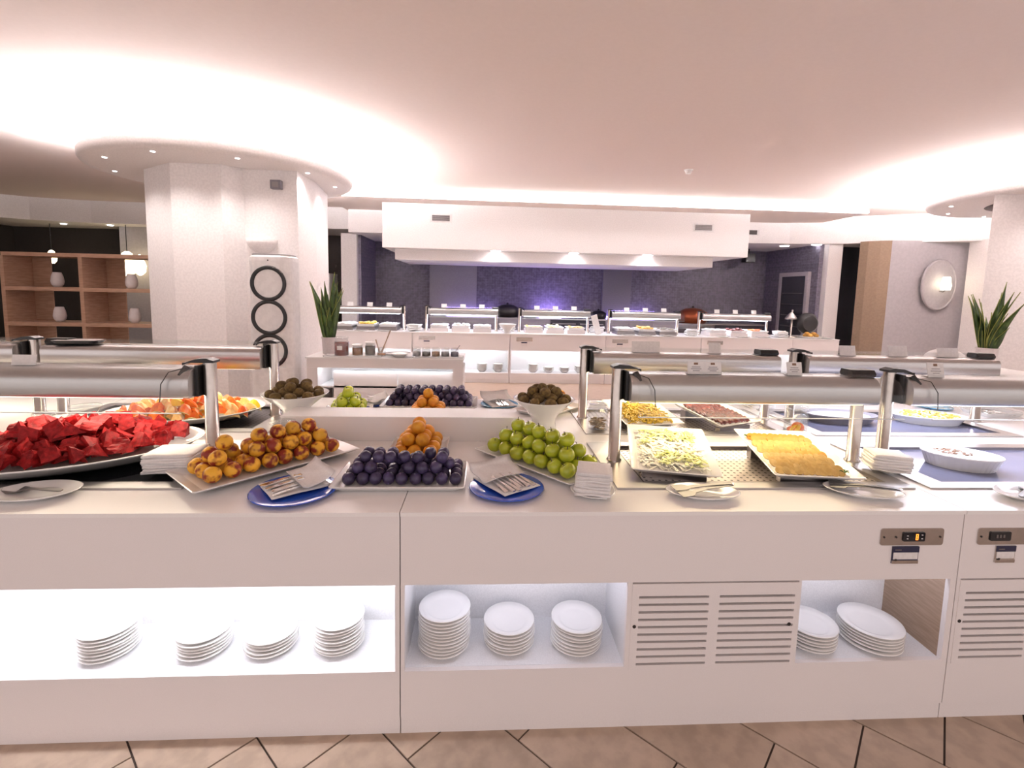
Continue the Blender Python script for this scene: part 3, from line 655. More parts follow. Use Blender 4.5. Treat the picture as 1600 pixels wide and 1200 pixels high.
# ---- apricots
pc = (-.315, 2.375, ZT); rect_platter(.29, .40, 'small white platter stacked with orange apricots against the riser', pc, 0, rim=.025)
pile(APRI, 'apricot', frame(pc, 0), .0355, 3, 4, 3, 'orange apricot in the pyramid in front of the riser', 'apricot', 'apricots in front of the riser', drop=.0)
# ---- apples
ar = math.radians(-49); pc = (.278, 2.25, ZT)
rect_platter(.62, .30, 'white rectangular platter of green apples pushed against napkins', pc, ar, rim=.035)
pile(APPLE, 'apple', frame(pc, ar), .0375, 7, 3, 3, 'green apple in the pile on the front apple platter', 'apple', 'apples on the front platter', drop=.0)

# ---- blue plates with cutlery in folded napkins
def blue_plate(x, y, m, label, r=.135):
    return tag(G().lathe([(0, 0), (r*.6, 0), (r*.95, .010), (r, .014), (r*.97, .016), (r*.6, .006), (0, .006)], 40, cap0=False, cap1=False).make('blue_plate', m, None, (x, y, ZT)), label, 'plate')
def napkin_sheet(w, l, seed, amp=.006, fold=0.0, th=.003, lift=0.0):
    r = random.Random(seed); n = 8; L0 = []
    top = []; 
    for j in range(n+1):
        row = []
        for i in range(n+1):
            u, v = i/n-.5, j/n-.5
            z = amp*(math.sin(u*9+seed)*math.cos(v*7+seed*2))*.5+amp*.5 + fold*max(0, v)**2*4 + lift*max(0, abs(u)-.3)**2*8
            row.append((u*w, v*l, z))
        top.append(row)
    g = G(); vs = [p for rw in top for p in rw]; bot = [(x, y, z-th) for x, y, z in vs]; m = n+1; fs = []
    for j in range(n):
        for i in range(n): a = j*m+i; fs += [(a, a+1, a+m+1, a+m), (a+m*m, a+m*m+m, a+m*m+m+1, a+m*m+1)]
    for k in range(n):
        for a, b in ((k, k+1), (n*m+k+1, n*m+k), ((k+1)*m, k*m), (k*m+n, (k+1)*m+n)): fs.append((a, a+m*m, b+m*m, b))
    g.add(vs+bot, fs, True); return g
def cutlery_mesh(kind):
    g = G(); L = []
    for x, wd, z in ((-.10, .0075, .0), (-.092, .0095, .0005), (-.05, .008, .002), (.0, .0045, .003), (.03, .0045, .003), (.045, .009, .003)): L.append([(x, -wd, z), (x, wd, z), (x, wd*.8, z+.003), (x, -wd*.8, z+.003)])
    if kind == 'fork':
        g.loft(L, False); 
        for yy in (-.0075, -.0025, .0025, .0075): g.box(.045, .09, yy-.0014, yy+.0014, .003, .005)
    else:
        L[-1] = [(.05, -.009, .003), (.05, .007, .003), (.05, .007, .005), (.05, -.009, .005)]; L.append([(.11, -.004, .003), (.11, .005, .003), (.11, .005, .0045), (.11, -.004, .0045)]); g.loft(L, False)
    return g.mesh(kind, 'chrome')
FORK, KNIFE = cutlery_mesh('fork'), cutlery_mesh('knife')
def cutlery_set(x, y, rz, m, where, z=ZT, n=7, r=.135, off=(0, 0)):
    blue_plate(x, y, m, 'cobalt blue glass plate under '+where if m == 'cobalt' else 'pale blue plate under '+where, r)
    x += off[0]; y += off[1]
    nk = thing('napkin', 'white paper napkin pocket on '+where.replace('the cutlery', 'the blue plate, holding cutlery'), 'napkin', (x, y, z+.017), rz)
    napkin_sheet(.225, .185, 3+int(x*10), .004).make('lower_sheet', 'paper', nk)
    g = napkin_sheet(.13, .215, 5+int(x*10), .010, lift=.05); o = g.make('folded_flap', 'paper', nk, (.065, .0, .026), (0, -.30, 0))
    for k in range(n):
        kind = 'fork' if k % 2 else 'knife'
        fy = (k-(n-1)/2)*.0215+rng.uniform(-.003, .003)
        p = Matrix.Translation((x, y, z+.017)) @ Matrix.Rotation(rz, 4, 'Z') @ Vector((-.005+rng.uniform(-.012, .012), fy, .010+.004*(k % 2)))
        o = put(KNIFE if kind == 'knife' else FORK, kind, None, p, (0, -.06, rz+rng.uniform(-.07, .07)))
        tag(o, 'steel %s in the napkin on %s' % (kind, where.replace('the cutlery', 'the blue plate')), kind, 'cutlery on '+where)
cutlery_set(-.742, 1.915, math.radians(38), 'cobalt', 'the cutlery between peaches and plums', r=.165, off=(-.01, .035))
cutlery_set(.105, 1.945, math.radians(125), 'cobalt', 'the cutlery between plums and apples', r=.155, off=(.0, .035))

# ---- napkin piles
def napkin_pile(x, y, rz, w, l, n, dz, label_top, label_rest, grp, z0, jit=.006, saucer=None):
    if saucer: tag(G().lathe([(0, 0), (.05, 0), (.055, .003), (.088, .018), (.092, .021), (.086, .022), (.055, .008), (0, .007)], 32, cap0=False, cap1=False).make('saucer', 'porcelain', None, (x, y, z0)), saucer, 'saucer')
    z = z0+(.010 if saucer else .001)
    for k in range(n):
        last = k == n-1
        g = napkin_sheet(w*rng.uniform(.95, 1.05), l*rng.uniform(.96, 1.04), 7+k, .004, th=dz-.001)
        o = g.make('napkin', 'paper', None, (x+rng.uniform(-jit, jit), y+rng.uniform(-jit, jit), z+dz*(k+1)-.001), (rng.uniform(-.02, .02), rng.uniform(-.02, .02), rz+rng.uniform(-.08, .08)))
        tag(o, label_top if last else label_rest, 'napkin', None if last else grp)
napkin_pile(.455, 1.895, -.25, .135, .135, 12, .0085, 'topmost white paper napkin of the ruffled pile beside the apples', 'white paper napkin inside the ruffled pile beside the apples', 'napkins beside the apples', ZT, saucer='white saucer under the ruffled napkin pile beside the apples')
napkin_pile(-1.335, 2.155, .12, .19, .17, 7, .011, 'topmost grey white napkin of the neat pile beside the watermelon', 'napkin inside the neat pile beside the watermelon', 'napkins beside the watermelon', ZT+.012, jit=.003)
napkin_pile(1.915, 2.135, -.32, .155, .13, 6, .0125, 'topmost warm lit napkin of the block by the steel post', 'napkin inside the warm lit block by the steel post', 'napkins by the steel post', ZT+.012, jit=.002, saucer='white saucer under the napkin block by the steel post')

# ---- serving spoons and tongs on small oval plates
def rest_plate(x, y, rz, a, b, label, z=ZT):
    return tag(G().loft([ell(a*.55, b*.55, 0), ell(a*.6, b*.6, .003), ell(a*.97, b*.97, .020), ell(a, b, .024), ell(a*.96, b*.96, .0245), ell(a*.62, b*.62, .008), ell(a*.3, b*.3, .007)], True).make('rest_plate', 'porcelain', None, (x, y, z), (0, 0, rz)), label, 'plate')
rest_plate(-1.69, 1.885, .1, .150, .100, 'small oval white plate with serving spoon beside the watermelon platter')
rest_plate(.905, 1.875, -.08, .150, .085, 'small oval white plate with tongs in front of the salad tray')
rest_plate(1.60, 1.885, -.28, .150, .085, 'small oval white plate with server in front of the cheese tray')
rest_plate(2.30, 1.86, .2, .14, .085, 'small oval white plate with dark handled spoon in front of the glass well')
def spoon(x, y, z, rz, label, tilt=.0):
    g = G(); L = []
    for px, wd, zz, t in ((-.13, .009, .012, .004), (-.12, .010, .012, .004), (0.0, .007, .006, .004), (.03, .012, .002, .004), (.055, .028, -.004, .003), (.085, .033, -.006, .003), (.115, .026, -.003, .003), (.13, .008, .002, .003)):
        L.append([(px, -wd, zz), (px, 0, zz-.25*wd), (px, wd, zz), (px, wd, zz+t), (px, 0, zz+t-.25*wd), (px, -wd, zz+t)])
    g.loft(L, True); return tag(g.make('serving_spoon', 'utensil', None, (x, y, z), (0, tilt, rz)), label, 'serving spoon')
def tongs(x, y, z, rz, label, open_=.02):
    t = thing('serving_tongs', label, 'tongs', (x, y, z), rz)
    for s in (-1, 1):
        L = []
        for px, yy, wd, zz in ((.12, .0, .012, .022), (.10, .006, .011, .022), (.0, open_*.6, .010, .016), (-.06, open_, .012, .008), (-.075, open_+.006, .026, .006), (-.125, open_+.008, .028, .003)):
            L.append([(px, s*yy-wd, zz), (px, s*yy+wd, zz), (px, s*yy+wd, zz+.0025), (px, s*yy-wd, zz+.0025)])
        G().loft(L, False).make('arm', 'utensil', t, (0, 0, .003 if s > 0 else 0))
    G().tube([(.118, -.012, .024), (.126, 0, .026), (.118, .012, .024)], .004, 6).make('hinge', 'chrome', t)
spoon(-1.70, 1.885, ZT+.020, 2.9, 'long steel serving spoon on the plate beside the watermelon')
tongs(.915, 1.875, ZT+.020, .12, 'wide steel tongs lying on the plate in front of the salad tray')
tongs(1.605, 1.885, ZT+.020, -.50, 'steel tongs with long handle on the plate in front of the cheese tray', .008)
spoon(2.30, 1.86, ZT+.020, .6, 'steel spoon on the plate in front of the glass well')

# ---- watermelon
wr_ = .45; wc = (-1.83, 2.25, ZT+.021)
oval_platter(.50, .31, 'large dark based oval platter heaped with watermelon', wc, wr_, h=.055, base=True)
def chunk(seed, s=1.0, name='watermelon_chunk', m='watermelon'):
    r = random.Random(seed); g = G(); a = .046*s; t = .026*s; d = .030*s
    base = [(-a*r.uniform(.7, 1.1), -t), (a*r.uniform(.7, 1.1), -t*r.uniform(.7, 1)), (a*r.uniform(.2, .8), t*r.uniform(.2, .7)), (a*r.uniform(-.5, .3), t*r.uniform(1.2, 1.7))]
    k0 = r.uniform(.35, 1.0)
    g.loft([[(x*k0, -d, z*k0-t*(1-k0)) for x, z in base], [(x, d*r.uniform(.7, 1.1), z) for x, z in base]], False)
    me = g.mesh(name, m); bm = bmesh.new(); bm.from_mesh(me); bmesh.ops.remove_doubles(bm, verts=bm.verts, dist=1e-5)
    bmesh.ops.subdivide_edges(bm, edges=bm.edges[:], cuts=2, use_grid_fill=True)
    for v in bm.verts: v.co += Vector((r.uniform(-1, 1), r.uniform(-1, 1), r.uniform(-1, 1)))*.0028*s
    bm.to_mesh(me); bm.free(); return me
WM = [chunk(k) for k in range(7)]
F = frame(wc, wr_); 
def heap(meshes, name, F, a, b, zf, hmax, layers, label, cat, group, pitch, jit=.25, lift=0.0):
    k = 0
    for L in range(layers):
        f = (1-L/(layers))**.6; z = zf+L*hmax/layers
        ny = max(1, int(2*b*f/pitch[1])); 
        for j in range(ny):
            y = (j-(ny-1)/2)*pitch[1]; ww = a*f*math.sqrt(max(.05, 1-(y/(b*f))**2)); nx = max(1, int(2*ww/pitch[0]))
            for i in range(nx):
                x = (i-(nx-1)/2+(.25 if j % 2 else -.25)*(nx > 2))*pitch[0]
                o = place(meshes[k % len(meshes)], name, F, (x+rng.uniform(-jit, jit)*pitch[0], y+rng.uniform(-jit, jit)*pitch[1], z+rng.uniform(0, .008)+(.045*((x/a)**2+(y/b)**2) if L == 0 else 0)), label, cat, group, rot=(rng.uniform(-.45, .45), rng.uniform(-.5, .5), rng.uniform(0, 6.28)), smin=.85, scale=1.1); k += 1
heap(WM, 'watermelon_chunk', F, .43, .255, .050, .15, 3, 'red watermelon chunk in the heap on the dark based platter', 'watermelon', 'watermelon chunks', (.070, .058))

# ---- mixed melon slices on the rear platter
mr_ = .30; mc = (-1.775, 2.98, ZT+.021)
oval_platter(.43, .30, 'large oval white platter of orange and pale melon slices', mc, mr_, h=.05, base=True)
def melon_slice(seed, m):
    r = random.Random(seed); g = G(); n = 7; R0 = .056
    L0 = []
    for k in range(n):
        u = k/(n-1)-.5; ang = u*2.0; q = math.cos(u*PI)*.9+.1
        cx, cz = R0*math.sin(ang), -R0*(1-math.cos(ang))
        L0.append([(cx, -.026*q, cz-.008), (cx, .026*q, cz-.008), (cx, .012*q, cz+.030*q), (cx, -.008*q, cz+.036*q)])
    g.loft(L0, False); g.m = 1
    g.loft([[(p[0][0]*1.02, p[0][1]*1.02, p[0][2]-.004), (p[1][0]*1.02, p[1][1]*1.02, p[1][2]-.004), p[1], p[0]] for p in L0], False)
    return g.mesh('melon_slice', [m, 'rind'])
MO, MP, MY = [melon_slice(k, 'melon_orange') for k in range(2)], [melon_slice(k+5, 'melon_pale') for k in range(3)], [melon_slice(9, 'melon_yellow')]
F = frame(mc, mr_)
k = 0
for L in range(3):
    f = 1-L*.28
    for j in range(6-L):
        y = (j-(5-L)/2)*.078; w_ = .40*f*math.sqrt(max(.05, 1-(y/(.28*f+.02))**2)); nx = max(1, int(2*w_/.085))
        for i in range(nx):
            q = rng.random(); lst, nm = ((MO, 'orange') if q < .48 else (MP, 'pale cream') if q < .93 else (MY, 'bright yellow'))
            place(rng.choice(lst), 'melon_slice', F, ((i-(nx-1)/2)*.085+rng.uniform(-.02, .02), y+rng.uniform(-.015, .015), .040+.032*L+rng.uniform(0, .01)), nm+' melon slice on the rear oval platter', 'melon', nm+' melon slices', rot=(rng.uniform(-.5, .5), rng.uniform(-.3, .3), rng.uniform(-.9, .9)), smin=.85)

# ---- trays under the right hand guards
def tray_support(F, w, l, label, loc, rz):
    t = thing('tray_stand', label, 'tray stand', (loc[0], loc[1], ZT-.006), rz)
    G().box(-w*.36, w*.36, -l*.38, -l*.30, 0, .026).make('front_bar', 'steel_dark', t); G().box(-w*.36, w*.36, l*.26, l*.36, 0, .068).make('rear_bar', 'steel_dark', t)
TILT = math.radians(8)
def tray(cx, cy, w, l, deg, label, std):
    loc = (cx, cy, ZT+.052); rz = math.radians(deg); tray_support(None, w, l, std, loc, rz)
    rect_platter(w, l, label, loc, rz, h=.034, rim=.035, tilt=TILT); return frame(loc, rz, TILT)
Fs = tray(.905, 2.245, .385, .50, -14, 'white rectangular tray of shredded lettuce and egg', 'steel stand under the lettuce and egg tray')
Fc = tray(1.49, 2.195, .385, .49, -7, 'white rectangular tray of overlapping cheese slices', 'steel stand under the cheese tray')
Fp = tray(.995, 2.965, .37, .42, 8, 'white rectangular tray of yellow pasta quills', 'steel stand under the pasta tray')
Fb = tray(1.49, 3.0, .36, .44, 22, 'white rectangular tray of dark cured meat slices', 'steel stand under the cured meat tray')
def bits(name, m, F, n, wx, wy, z0, zr, size, label, cat, seed, kind='strip', keep=None):
    r = random.Random(seed); g = G()
    for k in range(n):
        x, y = r.uniform(-wx, wx), r.uniform(-wy, wy)
        if keep and not keep(x, y): continue
        z = z0+r.uniform(0, zr); a = r.uniform(0, PI); L = size*r.uniform(.6, 1.2); b = r.uniform(.12, .35) if kind == 'strip' else .32
        c, s = math.cos(a), math.sin(a); e = r.uniform(-.3, .3)*L
        if kind == 'strip':
            w_ = L*b; h = L*.12
            P = [(-L, -w_, e), (L, -w_*.6, -e), (L, w_*.6, -e), (-L, w_, e)]
            lo = [(x+px*c-py*s, y+px*s+py*c, z+pz) for px, py, pz in P]; g.loft([lo, [(p[0], p[1], p[2]+h) for p in lo]], False)
        else:
            g.tube([(x-L*c, y-L*s, z+e), (x, y, z+abs(e)*.4), (x+L*c, y+L*s, z-e)], L*.33, 6)
    o = g.make(name, m); o.matrix_world = F; o['kind'] = 'stuff'; return tag(o, label, cat)
bits('shaved_lettuce', 'shaved_white', Fs, 420, .135, .19, .014, .018, .024, 'white shredded cabbage filling the salad tray', 'salad', 1)
bits('lettuce_shreds', 'lettuce', Fs, 300, .13, .18, .026, .018, .024, 'yellow green lettuce shreds scattered on the salad tray', 'salad', 2, keep=lambda x, y: y > .09 or (y < -.04 and x > -.07+abs(y+.1)*.3) or (x < -.08 and y > .02))
for k, (x, y) in enumerate(((-.075, .03), (.085, -.02), (.04, .13))):
    t = thing('egg_half', 'halved boiled egg on the salad tray, %s' % ('near its edge', 'beside the lettuce shreds', 'at the back of the tray')[k], 'egg', Fs @ Vector((x, y, .030)))
    G().ball((0, 0, 0), .022, 14, 8, 1, .8, .6).make('egg_white', 'egg_white', t); G().ball((0, 0, .006), .012, 12, 8, 1, 1, .75).make('crouton', 'crouton', t)
for nm, mm, rows in (('cheese_slice', None, 9),):
    sl = {}
    for m in ('cheese_orange', 'cheese', 'cheese_pale'):
        g = G(); n = 12
        lo = [(.020*math.cos(2*PI*i/n), .017*math.sin(2*PI*i/n)) for i in range(n)]
        g.loft([[(x, y, -.0015+.15*max(0, y)) for x, y in lo], [(x, y, .0025+.15*max(0, y)) for x, y in lo]], False); sl[m] = g.mesh('cheese_slice', m)
    for j in range(11):
        m = 'cheese_orange' if j >= 9 else 'cheese' if j >= 5 else 'cheese_pale'
        lb = {'cheese_orange': 'deep orange cheese slice in the rear rows of the cheese tray', 'cheese': 'golden cheese slice in the middle rows of the cheese tray', 'cheese_pale': 'pale yellow cheese slice in the front rows of the cheese tray'}[m]
        for i in range(11):
            p = ((i-5)*.0255+rng.uniform(-.003, .003)+(.006 if j % 2 else -.006), (j-5)*.034+rng.uniform(-.003, .003)-.002, .018+(.006 if j >= 9 else 0)+rng.uniform(0, .003))
            o = put(sl[m], 'cheese_slice', None, Fc @ Vector(p), (Fc.to_euler().x+.42, rng.uniform(-.12, .12), Fc.to_euler().z+rng.uniform(-.3, .3))); o.scale = (1, 1.25, 1); tag(o, lb, 'cheese', m+' slices')
for (x, y), w_ in (((-.155, .185), 'rear corner'), ((.15, -.185), 'front corner')):
    t = thing('garnish', 'green herb garnish in the %s of the cheese tray' % w_, 'garnish', Fc @ Vector((x*.93, y*.93, .018)))
    for k in range(6): G().loft([[(0, 0, 0), (.004, 0, .001), (0, .004, .001)], [(.014*math.cos(k), .014*math.sin(k), .010), (.014*math.cos(k)+.006, .014*math.sin(k), .012), (.014*math.cos(k), .014*math.sin(k)+.006, .012)], [(.022*math.cos(k), .022*math.sin(k), .008), (.0222*math.cos(k), .022*math.sin(k), .0085), (.022*math.cos(k), .0222*math.sin(k), .0085)]], False).make('leaf', 'herb', t)
bits('pasta_quills', 'pasta', Fp, 520, .135, .155, .016, .022, .014, 'yellow pasta quills spread over the tray', 'pasta', 4, kind='tube')
for k in range(3):
    p = ((-.07, .10, .045), (.07, .11, .045), (-.10, .02, .045))[k]
    t = thing('herb_sprig', 'dark green herb sprig on the pasta tray', 'herb', Fp @ Vector(p), k, 'herb sprigs on the pasta')
    for q in range(4): G().loft([[(.0, 0, 0), (.004, 0, 0), (.0, .004, .002)], [(.016*math.cos(q*1.6), .016*math.sin(q*1.6), .004), (.016*math.cos(q*1.6)+.008, .016*math.sin(q*1.6), .005), (.016*math.cos(q*1.6), .016*math.sin(q*1.6)+.008, .006)], [(.030*math.cos(q*1.6), .030*math.sin(q*1.6), .0), (.0302*math.cos(q*1.6), .030*math.sin(q*1.6), .0005), (.030*math.cos(q*1.6), .0302*math.sin(q*1.6), .0005)]], False).make('leaf', 'herb', t)
g = G(); L0 = []
for k in range(7):
    u = k/6; x = (u-.5)*.058; L0.append([(x, -.020, .004*math.sin(u*9)), (x, .020, .012+.004*math.sin(u*9+1)), (x, .020, .0145+.004*math.sin(u*9+1)), (x, -.020, .0025+.004*math.sin(u*9))])
MEAT = g.loft(L0, True).mesh('meat_slice', 'bacon')
for j in range(10):
    for i in range(5):
        p = ((i-2)*.050+rng.uniform(-.004, .004), (j-4.5)*.033+rng.uniform(-.003, .003), .016+rng.uniform(0, .003))
        o = put(MEAT, 'meat_slice', None, Fb @ Vector(p), (Fb.to_euler().x+.12, 0, Fb.to_euler().z+rng.uniform(-.15, .15))); tag(o, 'dark red cured meat slice laid in rows on the rear tray', 'cured meat', 'cured meat slices')

# ---- oval ceramic dishes
def oval_dish(x, y, rz, a, b, h, m, label, z=ZT, flute=True, fill=None):
    n = 144; g = G()
    fl_ = lambda k, amp: 1+(amp*2*abs(math.sin(k*PI/4)) if flute else 0)
    lo = lambda s, z_, amp=0: [(a*s*fl_(i, amp)*math.cos(2*PI*i/n), b*s*fl_(i, amp)*math.sin(2*PI*i/n), z_) for i in range(n)]
    g.loft([lo(.80, 0, .004), lo(.82, .004, .012), lo(.95, h-.010, .012), lo(1.0, h-.006), lo(1.0, h), lo(.94, h), lo(.80, .010), lo(.5, .008)], True)
    t = thing('oval_dish', label, 'dish', (x, y, z), rz); g.make('dish', m, t)
    return t
t = oval_dish(2.395, 2.24, -.42, .165, .115, .070, 'porcelain', 'white fluted oval dish of creamy salad on the bluish glass', ZT-.006)
F = Matrix.Translation(t.location) @ Matrix.Rotation(-.42, 4, 'Z')
G().ball((0, 0, .052), .145, 26, 8, 1, .66, .14).make('creamy_filling', 'rice', t)
r_ = random.Random(5); g = G()
for k in range(90): g.ball((r_.uniform(-.11, -.01)+r_.uniform(0, .05), r_.uniform(-.045, .05), .066+r_.uniform(0, .008)), r_.uniform(.004, .008), 6, 4, 1.4, .8, .5)
stuff(g.make('brown_flakes', 'brown_bits', t))
t = oval_dish(3.02, 3.08, -.18, .235, .13, .055, 'porcelain', 'large white oval dish of yellow chopped salad', ZT-.006, False)
r_ = random.Random(6); g = G()
for k in range(260):
    a_, q = r_.uniform(0, 6.28), math.sqrt(r_.random()); g.ball((.19*q*math.cos(a_), .10*q*math.sin(a_), .042+.022*(1-q)+r_.uniform(0, .008)), r_.uniform(.007, .013), 6, 4, 1.3, .9, .7)
stuff(g.make('chopped_filling', 'lettuce', t)); 
g = G()
for k in range(120):
    a_, q = r_.uniform(0, 6.28), math.sqrt(r_.random()); g.ball((.19*q*math.cos(a_), .10*q*math.sin(a_), .05+.022*(1-q)+r_.uniform(0, .006)), r_.uniform(.006, .011), 6, 4, 1.3, .9, .7)
stuff(g.make('yellow_cubes', 'pasta', t))
t = oval_dish(2.40, 3.09, -.12, .24, .13, .055, 'pilaster_grey', 'large grey oval dish of pale spread beside the yellow salad', ZT-.006, False)
G().ball((0, 0, .040), .20, 26, 8, 1, .5, .08).make('pale_filling', 'rice', t)

# ---- footed kiwi bowls
def footed_bowl(x, y, R, H, label, kl, grp, n_out=9, z=ZT):
    tag(G().lathe([(0, 0), (.075, 0), (.078, .006), (.070, .06), (.075, .085), (R*.55, H*.62), (R-.006, H-.006), (R, H), (R-.008, H), (R*.55-.006, H*.66), (.05, .10), (0, .095)], 44, cap0=False, cap1=False).make('footed_bowl', 'porcelain', None, (x, y, z)), label, 'bowl')
    F = frame((x, y, z), 0)
    spots = [(R*.72*math.cos(2*PI*k/n_out), R*.72*math.sin(2*PI*k/n_out), H-.004) for k in range(n_out)]
    spots += [(R*.36*math.cos(2*PI*k/5+.3), R*.36*math.sin(2*PI*k/5+.3), H+.012) for k in range(5)]+[(R*.40*math.cos(2*PI*k/5+.9), R*.34*math.sin(2*PI*k/5+.9), H+.046) for k in range(5)]+[(-.01, 0, H+.062)]
    for p in spots: place(KIWI, 'kiwi', F, p, kl, 'kiwi', grp, rot=(PI/2+rng.uniform(-.3, .3), rng.uniform(-.3, .3), rng.uniform(0, 6.28)), smin=.92)
footed_bowl(.360, 2.80, .180, .195, 'wide white footed bowl of kiwis behind the green apples', 'brown kiwi in the bowl behind the green apples', 'kiwis behind the apples')
footed_bowl(-1.115, 2.93, .190, .185, 'wide white footed bowl of kiwis beside the steel post', 'brown kiwi in the bowl beside the steel post', 'kiwis beside the steel post')

# ---- rear fruit row
pc = (-.365, 3.42, ZT); rect_platter(.66, .34, 'white rectangular platter of plums behind the riser', pc, 0, rim=.03)
pile(PLUM, 'plum', frame(pc, 0), .0262, 11, 5, 3, 'dark bluish plum on the rear platter behind the riser', 'plum', 'plums on the rear platter', drop=.35, floor=.012)
pc = (-.35, 3.12, ZT); rect_platter(.27, .24, 'small white platter of apricots behind the riser', pc, 0, rim=.02)
pile(APRI, 'apricot', frame(pc, 0), .0355, 3, 3, 3, 'orange apricot in the heap behind the riser', 'apricot', 'apricots behind the riser')
pc = (-.86, 3.14, ZT); rect_platter(.30, .34, 'white platter of bright green apples behind the riser', pc, .2, rim=.03)
pile(APPLE2, 'apple', frame(pc, .2), .036, 3, 4, 3, 'bright yellow green apple on the platter behind the riser', 'apple', 'apples behind the riser', drop=.1)
cutlery_set(-.80, 3.42, .3, 'cobalt', 'the cutlery behind the riser beside the apples', n=4)
cutlery_set(.12, 3.43, 1.9, 'sky_blue', 'the cutlery behind the riser beside the kiwis', n=4)
pc = (.46, 3.28, ZT); rect_platter(.46, .28, 'white platter of red peaches behind the kiwi bowl', pc, .75, rim=.03)
pile(PEACH, 'peach', frame(pc, .75), .036, 5, 2, 2, 'red peach on the platter behind the kiwi bowl', 'peach', 'peaches behind the kiwis')

# ---- glass storage jars
def jar(x, y, R, H, lid, label, fill, fh, z=ZT, knob=False, m='jar_glass', n=28):
    t = thing('glass_jar', label, 'jar', (x, y, z))
    G().lathe([(0, .0), (R*.9, .0), (R, .008), (R, H*.80), (R*.86, H*.88), (R*.86, H), (R*.80, H), (R*.80, H*.88), (R*.93, H*.79), (R*.93, .012), (0, .010)], n, cap0=False, cap1=False).make('glass_body', m, t)
    if lid: G().lathe([(0, H), (R*.96, H), (R*.99, H+.006), (R*.96, H+.016), (R*.6, H+.020), (0, H+.022)] if lid != 'flat' else [(0, H), (R*1.1, H), (R*1.1, H+.008), (0, H+.010)], n, cap0=False, cap1=False).make('lid', 'jar_glass' if lid == 'glass' or lid == 'flat' else lid, t)
    if fill:
        if fill in ('jam_red', 'honey', 'olive_dark'): G().lathe([(0, .0125), (R*.92, .0125), (R*.92, fh), (0, fh)], n, cap0=False, cap1=False).make('contents', fill, t)
        else:
            g = G(); r_ = random.Random(int(x*100))
            for k in range(70):
                a_, q = r_.uniform(0, 6.28), math.sqrt(r_.random())*.78; g.ball((R*q*math.cos(a_), R*q*math.sin(a_), .018+r_.random()*fh), r_.uniform(.005, .010), 6, 4, 1.5, .8, .6)
            stuff(g.make('contents', fill, t))
    return t
jar(.690, 2.82, .062, .160, 'glass', 'clip top glass jar of dried mushrooms beside the pasta tray', 'mushroom', .05)
t = jar(1.80, 2.645, .062, .180, 'glass', 'clip top glass jar of orange slices beside the cheese tray', None, 0)
for k in range(7):
    a_ = k*.9; G().lathe([(0, 0), (.030, 0), (.033, .003), (.030, .006), (0, .006)], 14).make('orange_slice', 'melon_yellow' if k % 3 else 'melon_orange', t, (.012*math.cos(a_), .012*math.sin(a_), .028+.008*k), (1.0+.2*math.sin(k*2), .5*math.cos(k), a_))
jar(-1.02, 2.78-.28, .058, .12, 'flat', 'empty clear glass jar with flat lid behind the peaches', None, 0)
jar(-2.30, 2.645, .05, .11, 'glass', 'clear glass jar next to the jar of brown nuts', None, 0)
jar(-2.06, 2.60, .075, .16, 'glass', 'glass jar of brown nuts behind the watermelon', 'mushroom', .10)
napkin_pile(-2.12, 3.52, .1, .18, .12, 5, .012, 'topmost napkin of the pile behind the melon platter', 'napkin inside the pile behind the melon platter', 'napkins behind the melon platter', ZT)
napkin_pile(2.05, 3.46, .1, .18, .14, 7, .012, 'topmost napkin of the pile behind the grey oval dish', 'napkin inside the pile behind the grey oval dish', 'napkins behind the grey dish', ZT)
o = thing('fork_tray', 'white tray of forks on the rear worktop past the yellow salad', 'tray', (3.72, 3.30, ZT), .1)
G().loft([rrect(.28, .18, .02, 3, 0), rrect(.32, .21, .02, 3, .03), rrect(.30, .19, .02, 3, .03), rrect(.27, .17, .02, 3, .008)], False).make('tray', 'porcelain', o)
for k in range(5): tag(put(FORK, 'fork', None, (3.66+.03*k, 3.30, ZT+.012), (0, 0, 1.4+.1*k)), 'fork lying in the white tray past the yellow salad', 'fork', 'forks in the white tray')
blue_plate(3.45, 3.48, 'sky_blue', 'pale blue plate behind the yellow salad dish', .12)
# ================================================================== MIDDLE TABLE WITH JARS
MZ = .92
mt = thing('side_buffet', 'white side buffet with jars and a snake plant in front of the column', 'cabinet', (-1.115, 5.6, 0))
box('top_board', 'worktop', -2.01, -.22, 5.58, 6.15, MZ-.012, MZ, mt); box('fascia', 'laminate', -2.0, -.23, 5.60, 5.62, .80, MZ-.013, mt)
box('side_panel', 'laminate', -2.0, -1.88, 5.60, 6.14, 0, .799, mt); box('side_panel', 'laminate', -.35, -.23, 5.60, 6.14, 0, .80, mt)
box('niche_top', 'niche_board', -1.88, -.35, 5.63, 6.12, .83, .85, mt); box('niche_floor', 'niche_board', -1.88, -.35, 5.66, 6.12, .56, .58, mt); box('back_panel', 'niche_board', -1.88, -.35, 6.12, 6.14, 0, .80, mt)
for x0, x1 in ((-1.72, -.995), (-.985, -.35)): box('lower_door', 'laminate', x0, x1, 5.66, 5.68, .08, .755, mt)
box('plinth', 'laminate', -1.88, -.35, 5.68, 5.70, 0, .08, mt)
box('niche_light', 'niche_led_far', -1.86, -.37, 5.63, 5.645, .812, .824, mt)
